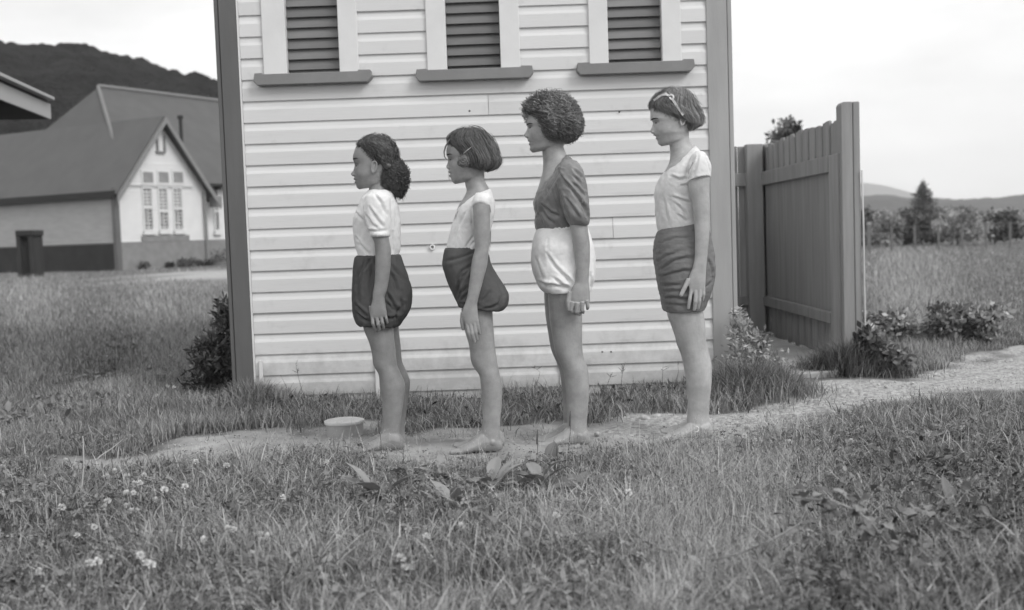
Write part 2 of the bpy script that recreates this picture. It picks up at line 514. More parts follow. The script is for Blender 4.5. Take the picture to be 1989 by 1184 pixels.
for k in range(-1, 22):
    z = Z0 + k * BE
    if z + BE > BZT: break
    if k in JOINT:                                            # butt joints where a length ran out
        put_board(XL_in, JOINT[k] - .0012, z); put_board(JOINT[k] + .0012, XR_in, z)
    elif k < 15:
        put_board(XL_in, XR_in, z)
    else:
        ed = [XL_in] + [v for w in wins for v in (w[0][0], w[0][3])] + [XR_in]
        for i in range(0, len(ed), 2):
            put_board(ed[i], ed[i + 1], z)
def corner(xa, xb, xl, xo, m, lab):
    f = MB().box(((xa + xb) / 2, WY - 0.012 + 0.02, BZT / 2 - 0.02), (abs(xb - xa), 0.075, BZT)).build('corner_board', m, shed, bevel=0.003)
    f['label'] = lab
    MB().box(((xl + xo) / 2, WY - 0.003 + 0.02, BZT / 2 - 0.02), (abs(xo - xl), 0.075, BZT - 0.01)).build('corner_strip', m, shed, bevel=0.003)
corner(XL_in - 0.012, XL_line + 0.004, XL_line, XL_out, M_dark, 'dark corner board at the left end of the wall')
corner(XR_in, XR_line - 0.004, XR_line, XR_out, M_flare_post, 'corner board at the right end of the wall, flare painted in as a paler colour')
MB().box((XL_in - 0.006, WY - 0.010, BZT / 2), (0.0095, 0.04, BZT - 0.08)).build('scriber_strip', M_trim, shed)
for px in (511, 735, 1092):
    x = at_y(px, 760, WY)[0]
    MB().box((x, WY - 0.028, 0.11), (0.022, 0.012, 0.30)).build('foundation_batten', M_trim, shed, bevel=0.002)
for xs, sxs, sz in wins:
    zt = BZT - 0.18
    w = MB().box(((xs[0] + xs[1]) / 2, WY + 0.035, (sz + zt) / 2), (xs[1] - xs[0], 0.14, zt - sz)).box(((xs[2] + xs[3]) / 2, WY + 0.035, (sz + zt) / 2), (xs[3] - xs[2], 0.14, zt - sz)).box(((xs[0] + xs[3]) / 2, WY + 0.034, zt + 0.05), (xs[3] - xs[0], 0.14, 0.1)).build('window_frame', M_trim, shed, bevel=0.003)
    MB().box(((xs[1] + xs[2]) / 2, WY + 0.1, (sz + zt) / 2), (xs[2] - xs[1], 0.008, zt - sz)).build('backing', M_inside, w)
    # sill with chamfered ends
    s = MB().prism([(sxs[0], 0, sz - 0.012), (sxs[0] + 0.006, 0, sz + 0.034), (xs[0] - 0.002, 0, sz + 0.036), (xs[0] + 0.0, 0, sz + 0.028), (xs[3], 0, sz + 0.028), (xs[3] + 0.002, 0, sz + 0.036), (sxs[1] - 0.006, 0, sz + 0.034), (sxs[1], 0, sz - 0.008), (sxs[1] - 0.025, 0, sz - 0.036), (sxs[0] + 0.02, 0, sz - 0.036)], (0, 0.085, 0))
    s.v = [(x, y + WY - 0.082, z) for x, y, z in s.v]
    s.build('window_sill', M_sill, shed, bevel=0.003)
    zz = sz + 0.040
    sm = None
    while zz < zt:
        ang = 1.22
        A = [(1, 0, 0), (0, math.cos(ang), math.sin(ang)), (0, -math.sin(ang), math.cos(ang))]
        if sm is None:
            q = MB().box((0, 0, 0), (xs[2] - xs[1] - 0.004, 0.092, 0.010), A)
            o = q.build('louvre_slat', M_louvre, w); sm = o.data
            o.location = tuple(np.array(((xs[1] + xs[2]) / 2, WY + 0.035, zz)) - wloc(w))
        else:
            link('louvre_slat', sm, None, w, ((xs[1] + xs[2]) / 2, WY + 0.035, zz))
        zz += 0.062
# roof out of view above
MB().prism([(XL_out - 0.10, WY - 0.10, BZT), (XR_out + 0.10, WY - 0.10, BZT), (XR_out + 0.10, WY - 0.10, BZT + 0.06), (XL_out - 0.10, WY - 0.10, BZT + 0.06)], (0, 3.9, 0.55)).build('roof', M_roof, shed)
# small overflow pipe poking out of the wall
p = at_y(840, 479.5, WY - 0.03)
V = MB()
n = 20
for r, dy in ((0.0155, 0.03), (0.0165, -0.030), (0.0155, -0.034), (0.0095, -0.034), (0.009, 0.0)):
    for k in range(n):
        w_ = 2 * math.pi * k / n
        V.v.append((p[0] + r * math.cos(w_), WY + dy, p[2] + r * math.sin(w_)))
for i in range(4):
    for k in range(n):
        V.f.append((i * n + k, i * n + (k + 1) % n, (i + 1) * n + (k + 1) % n, (i + 1) * n + k))
V.f.append(tuple(4 * n + k for k in range(n)))
pp = V.build('overflow_pipe', M_pipe, shed)
MB().ball((p[0], WY - 0.004, p[2]), (0.0086, 0.006, 0.0086)).build('pipe_bore', M_inside, pp)
for x, y in ((1203, 217), (912, 215), (1170, 683), (1187, 683)):
    q = at_y(x, y, WY - 0.02)
    MB().ball(q, (0.006, 0.003, 0.005)).build('nail_head', M_black, shed)

# ------------------------------------------------------------------ screen fence on the right
FX, FY0, FY1, FT = 2.205, 7.30, 9.66, 1.69
fence = thing('screen_fence', 'dark paling screen fence with heavy end post right of the white building', 'fence', (FX, 8.4, 0))
ys = np.arange(FY0 + 0.02, FY1 - 0.04, 0.092)
pm = None
for i, y in enumerate(ys):
    if pm is None:
        o = MB().box((0, 0, FT / 2), (0.022, 0.084, FT - 0.05)).build('paling', M_fence, fence, bevel=0.003); pm = o.data
    else:
        o = link('paling', pm, None, fence, (0, 0, 0))
    o.location = tuple(np.array((FX + 0.034 + (i % 2) * 0.007 + RNG.normal(0, 0.0012), y + 0.05, FT / 2 + RNG.normal(0, 0.010))) - wloc(fence))
    o.rotation_euler = (RNG.normal(0, 0.003), 0, RNG.normal(0, 0.010))
xs = np.arange(XR_out + 0.0, FX - 0.02, 0.092)
for i, x in enumerate(xs):
    o = link('paling', pm, None, fence, (x + 0.05, FY1 + 0.03 + (i % 2) * 0.006, FT / 2 + RNG.normal(0, 0.005)))
    o.rotation_euler = (0, 0, math.pi / 2 + RNG.normal(0, 0.02))
for z, h in ((1.37, 0.115), (0.315, 0.08)):
    MB().box((FX + 0.002, (FY0 + 0.26 + FY1) / 2, z), (0.050, FY1 - FY0 - 0.30, h)).build('rail', M_fence, fence, bevel=0.004)
    MB().box(((XR_out + FX) / 2 - 0.06, FY1 - 0.004, z), (FX - XR_out - 0.16, 0.05, h)).build('rail', M_fence, fence, bevel=0.004)
MB().box((FX + 0.018, (FY0 + FY1) / 2 + 0.1, 0.84), (0.008, FY1 - FY0 - 0.32, 0.97)).build('lining_panel', M_fence, fence)
MB().box((FX + 0.0, FY0 + 0.15, 0.72), (0.055, 0.20, 1.41)).build('stile', M_fence, fence, bevel=0.004)
MB().box((FX - 0.075, FY1 - 0.03, 0.84), (0.14, 0.10, 1.66)).build('corner_post', M_fence, fence, bevel=0.006)
MB().prism([(FX - 0.012, FY0, 0), (FX - 0.012, FY0, 1.735), (FX + 0.004, FY0, 1.755), (FX + 0.062, FY0, 1.755), (FX + 0.062, FY0, 0)], (0, 0.11, 0)).build('end_post', M_fence, fence, bevel=0.004)
MB().box((FX + 0.088, FY0 + 0.045, 0.877), (0.046, 0.09, 1.755)).build('end_board', M_fence, fence, bevel=0.006)
wq = [at_y(x, y, FY0 - 0.012) for x, y in ((1674, 330), (1677, 430), (1679, 560), (1681, 655), (1684, 668), (1692, 680))]
MB().tube(wq, 0.0065, 6).build('wire', mat('pale_wire', 0.5, rough=0.5), fence, smooth=True)

# concrete entry slab between building and fence
slab = MB()
sp = [(XR_out + 0.01, 9.6), (FX - 0.03, 9.6), (FX - 0.03, 7.5), (FX - 0.05, 7.05), (FX - 0.18, 6.90), (1.85, 6.86), (1.5, 6.84), (XR_out + 0.03, 6.86)]
slab.prism([(x, y, -0.05) for x, y in sp], (0, 0, 0.092))
tag(slab.build('path', M_concrete, None, kind='structure', bevel=0.008))

# ------------------------------------------------------------------ school hall far left
SA = math.radians(60)
SU = np.array([math.cos(SA), math.sin(SA), 0]); SV = np.array([-math.sin(SA), math.cos(SA), 0]); SZ = np.array([0, 0, 1.0])
SC = np.array([(229 - PCX) / FPX * 48 * 1.0, 48.0, 0.0])
SC[0] = at_y(229, 480, 48.0)[0]
def S(u, v, z): return SC + u * SU + v * SV + z * SZ
def S_px(px, py, v=0.0):                                      # pixel on a plane parallel to the gable wall -> (u, z)
    q = hit(px, py, S(0, v, 0), SV)
    return float(np.dot(q - SC, SU)), float(q[2])
UG = S_px(400, 420)[0]
school = thing('school_hall', 'white timber hall with steep dark roofs and tall gable windows under the bush hill', 'building', S(3, 4, 0))
ZE, ZP, ZR = S_px(229, 365)[1], S_px(232, 470)[1], S_px(313, 229, 0)[1]
UM = UG / 2
AX = (SU, SV, SZ)
# wing walls and plinths
MB().prism([S(0, 0, 0.0), S(UG, 0, 0.0), S(UG, 0, ZE), S(UM, 0, ZR - 0.15), S(0, 0, ZE)], SV * 0.2).build('gable_wall', M_school, school)
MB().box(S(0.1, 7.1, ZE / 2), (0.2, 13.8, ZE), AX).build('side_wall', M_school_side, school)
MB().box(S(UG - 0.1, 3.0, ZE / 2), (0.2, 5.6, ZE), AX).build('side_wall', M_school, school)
for k in range(19):
    pass
cl = MB()
zz = ZP
while zz < ZE - 0.1:
    cl.prism([S(-0.002, 0.0, zz), S(-0.028, 0.0, zz), S(-0.010, 0.0, zz + 0.15), S(-0.002, 0.0, zz + 0.15)], SV * 13.8)
    zz += 0.155
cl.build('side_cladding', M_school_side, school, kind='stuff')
cl = MB()
zz = ZP
while zz < ZE + 1.2:
    u0 = 0 if zz < ZE - 0.16 else (zz + 0.16 - ZE) / (ZR - ZE) * UM + 0.05
    cl.prism([S(u0, -0.002, zz), S(u0, -0.026, zz), S(u0, -0.010, zz + 0.15), S(u0, -0.002, zz + 0.15)], SU * (UG - 2 * u0))
    zz += 0.155
cl.build('gable_cladding', M_school, school, kind='stuff')
MB().box(S(UG / 2, -0.04, ZP / 2), (UG + 0.1, 0.10, ZP), AX).build('plinth', M_brick, school)
MB().box(S(-0.045, 7.0, ZP / 2 - 0.05), (0.09, 14.0, ZP), AX).build('plinth', M_base_dark, school)
MB().box(S(-0.03, -0.02, ZE / 2), (0.24, 0.22, ZE), AX).build('corner_board', M_dark, school)
u0, z0_ = S_px(277, 457); u1, z1_ = S_px(361, 452)
MB().box(S((u0 + u1) / 2, -0.05, (ZP + z0_) / 2 - 0.02), (u1 - u0 + 0.2, 0.12, z0_ - ZP), AX).build('window_base', M_brick, school)
# roofs
def slab_roof(name, a, b_, c, d, t, m):
    n_ = np.cross(np.array(b_) - a, np.array(d) - a); n_ = n_ / np.linalg.norm(n_)
    if n_[2] < 0: n_ = -n_
    return MB().prism([a, b_, c, d], n_ * t).build(name, m, school)
OV = 0.45
slope = (ZR - ZE) / UM
slab_roof('roof', S(-0.25, -OV, ZE - 0.25 * slope), S(-0.25, 14, ZE - 0.25 * slope), S(UM, 14, ZR), S(UM, -OV, ZR), 0.08, M_roof)
slab_roof('roof', S(UG + 0.45, -OV, ZE - 0.45 * slope), S(UG + 0.45, 6, ZE - 0.45 * slope), S(UM, 6, ZR), S(UM, -OV, ZR), 0.08, M_roof)
for sgn, ue, ex in ((0, -0.30, 0.30), (1, UG + 0.5, 0.5)):
    a = S(ue, -OV - 0.03, ZE - ex * slope); b2 = S(UM, -OV - 0.03, ZR + 0.02)
    MB().prism([a, b2, b2 - SZ * 0.30, a - SZ * 0.30], -SV * 0.06).build('bargeboard', M_sill, school)
MB().box(S(UG + 0.42, -0.25, ZE - 0.36 * slope - 0.12), (0.35, 0.5, 0.5), AX).build('eave_box', M_sill, school)
MB().box(S(-0.22, 7.0, ZE - 0.27), (0.20, 14.6, 0.30), AX).build('gutter', M_black, school)
# main block with its hipped roof
ME = S_px(420, 346, 0.3)[1]
MU, MV, MR, HU = 3.9, 5.3, 8.75, 0.75
EU = 34.0
P_ = [S(HU, 0.24, ME), S(EU, 0.24, ME), S(EU, MV, MR), S(MU, MV, MR), S(HU, 10.7, ME), S(EU, 10.7, ME)]
main = MB().add(P_ + [p_ - SZ * 0.1 for p_ in P_], [(0, 1, 2, 3), (0, 3, 4), (4, 3, 2, 5), (1, 5, 2), (6, 7, 8, 9)[::-1], (6, 9, 10)[::-1], (10, 9, 8, 11)[::-1], (0, 6, 7, 1), (1, 7, 11, 5), (4, 10, 11, 5), (0, 4, 10, 6)])
main.build('roof', M_roof, school)
MB().tube([P_[3] + SZ * 0.03, (P_[0] + SZ * 0.03)], 0.09, 6).build('hip_capping', M_ridge, school)
MB().tube([P_[3] + SZ * 0.05, P_[2] + SZ * 0.05], 0.12, 6).build('ridge_capping', M_ridge, school)
MB().prism([S(UG, 0.26, ME), S(EU, 0.26, ME), S(EU, -0.1, ME - .36), S(UG, -0.1, ME - .36)], SZ * .06).build('eave_skirt', M_roof, school)
MB().box(S((UG + EU) / 2, 0.4, ME / 2), (EU - UG, 0.2, ME), AX).build('main_wall', M_school, school)
MB().box(S((UG + EU) / 2, 0.27, ZP / 2), (EU - UG, 0.1, ZP), AX).build('plinth', M_brick, school)
MB().box(S((UG + EU) / 2, -0.16, ME - 0.36), (EU - UG, 0.14, 0.14), AX).build('gutter', M_black, school)
for k in range(9):
    MB().box(S(UG + 0.9 + k * 0.75, 0.1, ME - 0.48), (0.14, 0.42, 0.16), AX).build('rafter_end', M_black, school)
u, z = S_px(392, 372)
MB().tube([S(u, -0.16, z), S(u, -0.16, 0.05)], 0.075, 6).build('downpipe', M_sill, school)
fq = S_px(354, 300, 1.5); ft = S_px(353, 230, 1.5)
fl = MB().tube([S(fq[0], 1.5, fq[1] - 1.0), S(fq[0], 1.5, ft[1])], 0.085, 8).build('flue', M_black, school)
MB().tube([S(fq[0], 1.5, ft[1] - 0.02), S(fq[0], 1.5, ft[1] + 0.14)], 0.14, 8).build('flue_cap', M_black, fl)
# windows of the gable: each frame, two sashes and a top light
def school_window(x0, x1, yt, yb, ymid, v=0.0, glaz=True, dark=True):
    (ua, zt), (ub, zb) = S_px(x0, yt, v), S_px(x1, yb, v)
    zm = S_px(x0, ymid, v)[1]
    f = MB()
    w_, d_ = 0.06, 0.10
    for uu in (ua, ub):
        f.box(S(uu, v - 0.03, (zt + zb) / 2), (w_, d_, zt - zb + w_), AX)
    for z_ in (zt, zm, zb):
        f.box(S((ua + ub) / 2, v - 0.032, z_), (ub - ua - w_, d_, w_ * (1.0 if z_ != zm else 1.3)), AX)
    fr = f.build('window', M_school, school)
    um = (ua + ub) / 2
    for lo, hi, k in ((zb, zm, 0), (zm, zt, 1)):
        MB().box(S(um, v - 0.012, (lo + hi) / 2), (ub - ua - w_, 0.02, hi - lo - w_), AX).build('pane', M_glass if k == 0 else M_curtain, fr)
        MB().box(S(um, v - 0.028, (lo + hi) / 2), (0.03, 0.02, hi - lo - w_), AX).build('glazing_bar', M_school, fr)
        if k == 0:
            MB().box(S(um - (ub - ua) * 0.12, v - 0.024, (lo + hi) / 2 + (hi - lo) * 0.12), ((ub - ua) * 0.42, 0.004, (hi - lo) * 0.6), AX).build('blind', M_curtain, fr)
    MB().box(S(um, v - 0.09, zb - 0.13), (ub - ua + 0.18, 0.16, 0.16), AX).build('sill', M_school, fr)
    return fr
school_window(274.5, 297, 364, 446, 403)
school_window(305, 327, 364, 445, 410)
school_window(333.5, 355, 364, 445, 405)
school_window(412, 425, 366, 447, 410, 0.3)
for x0, x1 in ((274.5, 297), (305, 327), (333.5, 355)):
    (ua, zt), (ub, zb) = S_px(x0, 332), S_px(x1, 356)
    fr = MB().box(S((ua + ub) / 2, -0.03, (zt + zb) / 2), (ub - ua + 0.1, 0.06, zt - zb + 0.1), AX).build('top_light', M_school, school)
    MB().box(S((ua + ub) / 2, -0.064, (zt + zb) / 2), (ub - ua - 0.06, 0.02, zt - zb - 0.06), AX).build('pane', M_curtain, fr)
(ua, z), (ub, _) = S_px(240, 359), S_px(372, 361)
MB().box(S((ua + ub) / 2, -0.05, z), (ub - ua, 0.08, 0.07), AX).build('string_moulding', mat('moulding_paint', 0.5), school)
for x in (303, 317):
    (ua, zt), (_, zb) = S_px(x, 262), S_px(x, 295)
    MB().box(S(ua, -0.05, (zt + zb) / 2), (0.07, 0.10, zt - zb), AX).build('vent_trim', M_sill, school)
(ua, zt), (ub, _) = S_px(303, 295), S_px(317, 295)
MB().box(S((ua + ub) / 2, -0.055, zt), (ub - ua + 0.08, 0.11, 0.09), AX).build('vent_trim', M_sill, school)

# ------------------------------------------------------------------ eave of another building at the left edge, and a stand
VD = np.array([-0.131, 0.991, 0.0]); VN = np.array([-0.991, -0.131, 0.0])
E0 = at_y(96, 210, 14.0); E0[2] = 0
annex = thing('annexe', 'corner of another building with pale fascia and gutter at the far left edge', 'building', E0 - VD * 2 + VN * 2)
zt, zb = at_y(97, 191, 14)[2], at_y(94, 231, 14)[2]
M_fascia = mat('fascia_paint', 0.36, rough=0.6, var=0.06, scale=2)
LEN = 9.0
AX2 = (VD, VN, SZ)
MB().box(E0 - VD * LEN / 2 + SZ * ((zt - 0.07 + zb) / 2), (LEN, 0.03, zt - zb - 0.07), AX2).build('fascia', M_fascia, annex)
MB().box(E0 - VD * (LEN / 2 + 0.10) - VN * 0.05 + SZ * (zt - 0.015), (LEN, 0.09, 0.035), AX2).build('gutter', M_fascia, annex)
MB().box(E0 - VD * LEN / 2 + VN * 0.01 + SZ * (zt - 0.055), (LEN, 0.02, 0.04), AX2).build('gutter_shadow_strip', M_black, annex)  # black strip standing in for the shadow gap below the gutter
MB().prism([E0 + SZ * zt, E0 + VN * 3.4 + SZ * (zt + 1.5), E0 + VN * 3.4 + SZ * (zt + 1.42), E0 + SZ * (zt - 0.06)], -VD * LEN).build('roof', M_roof, annex)
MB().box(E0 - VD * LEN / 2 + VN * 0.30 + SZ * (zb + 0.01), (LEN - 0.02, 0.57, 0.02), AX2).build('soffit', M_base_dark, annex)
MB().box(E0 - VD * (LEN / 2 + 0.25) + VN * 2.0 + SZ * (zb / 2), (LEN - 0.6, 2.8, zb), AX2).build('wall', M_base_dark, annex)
st0 = at_y(57, 447, 42.0)
sx0, sx1 = at_y(40, 447, 42)[0], at_y(74, 447, 42)[0]
stand = thing('timber_stand', 'dark timber stand with a thick top beside the side wall of the hall', 'stand', (st0[0], 42, 0))
MB().box(((sx0 + sx1) / 2, 42, st0[2] - 0.11), (sx1 - sx0, 1.0, 0.22)).build('top', M_black, stand, bevel=0.02)
for x in (sx0 + 0.08, sx1 - 0.12):
    for y in (41.6, 42.4):
        MB().box((x, y, (st0[2] - 0.22) / 2), (0.14, 0.14, st0[2] - 0.22)).build('leg', M_base_dark, stand)
MB().box(((sx0 + sx1) / 2, 42.1, 0.79), (sx1 - sx0 - 0.14, 0.7, 1.57)).build('back_board', M_base_dark, stand)

# ------------------------------------------------------------------ thin haze over the valley
M_haze = bpy.data.materials.new('haze')
M_haze.use_nodes = True
_n = M_haze.node_tree
for q in list(_n.nodes):
    if q.type == 'BSDF_PRINCIPLED': _n.nodes.remove(q)
_v = _n.nodes.new('ShaderNodeVolumePrincipled')
_v.inputs['Color'].default_value = (0.96, 0.96, 0.96, 1)
_v.inputs['Density'].default_value = 0.00034
_v.inputs['Anisotropy'].default_value = 0.1
_n.links.new(_v.outputs[0], [q for q in _n.nodes if q.type == 'OUTPUT_MATERIAL'][0].inputs['Volume'])
hz = MB().box((0, 1700, 158), (7400, 3900, 330))
tag(hz.build('haze', M_haze), kind='stuff')
# ------------------------------------------------------------------ people
M_skin = []
def skin_mat(name, v):
    m, nt, b = new_mat(name)
    N, L = nt.nodes, nt.links
    b.inputs['Roughness'].default_value = 0.43
    b.inputs['Specular IOR Level'].default_value = 0.5
    tc = N.new('ShaderNodeTexCoord')
    no = N.new('ShaderNodeTexNoise'); no.inputs['Scale'].default_value = 17; no.inputs['Detail'].default_value = 9; no.inputs['Roughness'].default_value = .65
    L.new(tc.outputs['Object'], no.inputs['Vector'])
    mr = N.new('ShaderNodeMapRange'); mr.inputs['From Min'].default_value = 0.3; mr.inputs['From Max'].default_value = 0.7
    mr.inputs['To Min'].default_value = v * 0.80; mr.inputs['To Max'].default_value = v * 1.20
    L.new(no.outputs[0], mr.inputs[0])
    at = N.new('ShaderNodeAttribute'); at.attribute_name = 'tint'
    mu = N.new('ShaderNodeMath'); mu.operation = 'MULTIPLY'
    L.new(mr.outputs[0], mu.inputs[0]); L.new(at.outputs['Fac'], mu.inputs[1])
    L.new(mu.outputs[0], b.inputs['Base Color'])
    n2 = N.new('ShaderNodeTexNoise'); n2.inputs['Scale'].default_value = 220; n2.inputs['Detail'].default_value = 3
    L.new(tc.outputs['Object'], n2.inputs['Vector'])
    bp = N.new('ShaderNodeBump'); bp.inputs['Strength'].default_value = 0.30; bp.inputs['Distance'].default_value = 0.004
    L.new(n2.outputs[0], bp.inputs['Height']); L.new(bp.outputs[0], b.inputs['Normal'])
    b.inputs['Subsurface Weight'].default_value = 0.0
    return m
def cloth_mat(name, v, rough=0.85, sheen=0.0, weave=700, spec=0.15):
    m, nt, b = new_mat(name)
    N, L = nt.nodes, nt.links
    b.inputs['Roughness'].default_value = rough
    b.inputs['Specular IOR Level'].default_value = spec
    tc = N.new('ShaderNodeTexCoord')
    no = N.new('ShaderNodeTexNoise'); no.inputs['Scale'].default_value = 30; no.inputs['Detail'].default_value = 8
    L.new(tc.outputs['Object'], no.inputs['Vector'])
    mr = N.new('ShaderNodeMapRange'); mr.inputs['From Min'].default_value = 0.3; mr.inputs['From Max'].default_value = 0.7
    mr.inputs['To Min'].default_value = v * 0.93; mr.inputs['To Max'].default_value = v * 1.07
    L.new(no.outputs[0], mr.inputs[0]); L.new(mr.outputs[0], b.inputs['Base Color'])
    n2 = N.new('ShaderNodeTexNoise'); n2.inputs['Scale'].default_value = 24; n2.inputs['Detail'].default_value = 5; n2.inputs['Distortion'].default_value = 0.8
    mp = N.new('ShaderNodeMapping'); mp.inputs['Rotation'].default_value = (0, 0.6, 0); mp.inputs['Scale'].default_value = (1.6, 1, 0.5)
    L.new(tc.outputs['Object'], mp.inputs[0]); L.new(mp.outputs[0], n2.inputs['Vector'])
    bp = N.new('ShaderNodeBump'); bp.inputs['Strength'].default_value = 0.22; bp.inputs['Distance'].default_value = 0.008
    L.new(n2.outputs[0], bp.inputs['Height']); L.new(bp.outputs[0], b.inputs['Normal'])
    return m

def interp_rows(ctrl, m):                                     # smooth Catmull-Rom through control rows, resampled to m rows
    C = np.array(ctrl, float); n = len(C)
    d = np.r_[0, np.cumsum(np.linalg.norm(np.diff(C[:, :4], axis=0), axis=1) + 1e-3)]
    t = np.linspace(0, d[-1], m)
    M_ = np.zeros_like(C)
    for i in range(n):
        if i == 0: M_[i] = (C[1] - C[0]) / (d[1] - d[0])
        elif i == n - 1: M_[i] = (C[-1] - C[-2]) / (d[-1] - d[-2])
        else:
            a = (C[i] - C[i - 1]) / (d[i] - d[i - 1]); b = (C[i + 1] - C[i]) / (d[i + 1] - d[i])
            M_[i] = np.where(a * b > 0, 2 * a * b / (a + b + 1e-12), 0)
    out = []
    for x in t:
        i = min(np.searchsorted(d, x, side='right') - 1, n - 2)
        h = d[i + 1] - d[i]; s = (x - d[i]) / h
        out.append((2 * s**3 - 3 * s**2 + 1) * C[i] + (s**3 - 2 * s**2 + s) * h * M_[i] + (-2 * s**3 + 3 * s**2) * C[i + 1] + (s**3 - s**2) * h * M_[i + 1])
    return np.array(out)
def ring(F, B, b, n=36, p=2.0, yw=None):                      # F front point, B back point (3-D, same Y), half width b across
    c = (F + B) / 2; a = (B - F) / 2
    w = np.linspace(0, 2 * math.pi, n, endpoint=False)
    cs, sn = -np.cos(w), np.sin(w)
    cs = np.sign(cs) * np.abs(cs) ** (2 / p); sn = np.sign(sn) * np.abs(sn) ** (2 / p)
    P = c[None] + cs[:, None] * a[None]
    P[:, 1] += sn * b
    return P
def loft(mb, rings):
    n = len(rings[0]); b0 = len(mb.v)
    for R in rings: mb.v.extend([tuple(p) for p in R])
    for i in range(len(rings) - 1):
        for k in range(n):
            mb.f.append([b0 + i * n + k, b0 + i * n + (k + 1) % n, b0 + (i + 1) * n + (k + 1) % n, b0 + (i + 1) * n + k])
    for s, R in ((0, rings[0]), ((len(rings) - 1) * n, rings[-1])):
        mb.v.append(tuple(np.mean(R, axis=0))); c = len(mb.v) - 1
        for k in range(n):
            q = [b0 + s + k, b0 + s + (k + 1) % n, c]
            mb.f.append(q if s else q[::-1])
def rows_to_rings(rows, Y, n=36, yoff=None):
    R = []
    for r in rows:
        y = Y if yoff is None else Y
        F, B = at_y(r[0], r[1], y), at_y(r[2], r[3], y)
        P = ring(F, B, r[4], n, r[5] if len(r) > 5 and r[5] else 2.0)
        if len(r) > 6 and r[6]:                               # lift the outer (camera) edge of the ring
            P[:, 2] += r[6] * (y - P[:, 1]) / r[4]
        R.append(P)
    return R
def pair_loft(mb, ctrl, Y, m, n=36):
    rows = interp_rows(ctrl, m)
    R = rows_to_rings(rows, Y, n)
    loft(mb, R)
    return R
def mirror_rings(R, Y):
    return [np.stack([r[:, 0], 2 * Y - r[:, 1], r[:, 2]], 1)[::-1] for r in R]
def limb_rows(front, back, bs, m):                            # traced outlines (x,y) -> control rows at common heights
    f = np.array(front, float); b = np.array(back, float)
    y0, y1 = max(f[0, 1], b[0, 1]), min(f[-1, 1], b[-1, 1])
    ys = np.linspace(y0, y1, m)
    fx = smooth_interp(ys, f[:, 1], f[:, 0]); bx = smooth_interp(ys, b[:, 1], b[:, 0])
    t = (ys - y0) / (y1 - y0)
    bb = np.interp(t, np.linspace(0, 1, len(bs)), bs)
    return np.stack([fx, ys, bx, ys, bb], 1)
def smooth_interp(x, xp, fp):
    xp = np.asarray(xp, float); fp = np.asarray(fp, float); n = len(xp)
    dd_ = np.diff(fp) / np.diff(xp)
    mm = np.zeros(n); mm[0], mm[-1] = dd_[0], dd_[-1]
    for i in range(1, n - 1):
        mm[i] = 0 if dd_[i - 1] * dd_[i] <= 0 else 2 * dd_[i - 1] * dd_[i] / (dd_[i - 1] + dd_[i])
    i = np.clip(np.searchsorted(xp, x, side='right') - 1, 0, n - 2)
    h = xp[i + 1] - xp[i]; s = np.clip((x - xp[i]) / h, 0, 1)
    return (2 * s**3 - 3 * s**2 + 1) * fp[i] + (s**3 - 2 * s**2 + s) * h * mm[i] + (-2 * s**3 + 3 * s**2) * fp[i + 1] + (s**3 - s**2) * h * mm[i + 1]

def fuse(mb, voxel, smooth=3, lam=0.5, decim=None):           # union of overlapping shells as one skin
    me = raw_mesh('tmp', np.array(mb.v), faces=mb.f)
    bm = bmesh.new(); bm.from_mesh(me); bmesh.ops.recalc_face_normals(bm, faces=bm.faces); bm.to_mesh(me); bm.free()
    o = bpy.data.objects.new('tmp', me); COL.objects.link(o)
    r = o.modifiers.new('r', 'REMESH'); r.mode = 'VOXEL'; r.voxel_size = voxel; r.use_smooth_shade = True
    if smooth:
        s = o.modifiers.new('s', 'SMOOTH'); s.factor = lam; s.iterations = smooth
    if decim:
        d = o.modifiers.new('d', 'DECIMATE'); d.ratio = decim
    dg = bpy.context.evaluated_depsgraph_get(); dg.update()
    out = bpy.data.meshes.new_from_object(o.evaluated_get(dg))
    bpy.data.objects.remove(o); bpy.data.meshes.remove(me)
    return out
def get_co(me):
    a = np.empty(len(me.vertices) * 3, np.float32); me.vertices.foreach_get('co', a); return a.reshape(-1, 3).astype(float)
def get_no(me):
    a = np.empty(len(me.vertices) * 3, np.float32); me.vertices.foreach_get('normal', a); return a.reshape(-1, 3).astype(float)
def set_co(me, c):
    me.vertices.foreach_set('co', c.astype(np.float32).ravel()); me.update()
def folds(me, fn):
    c = get_co(me); n = get_no(me)
    set_co(me, c + n * np.array([fn(*p) for p in c])[:, None])
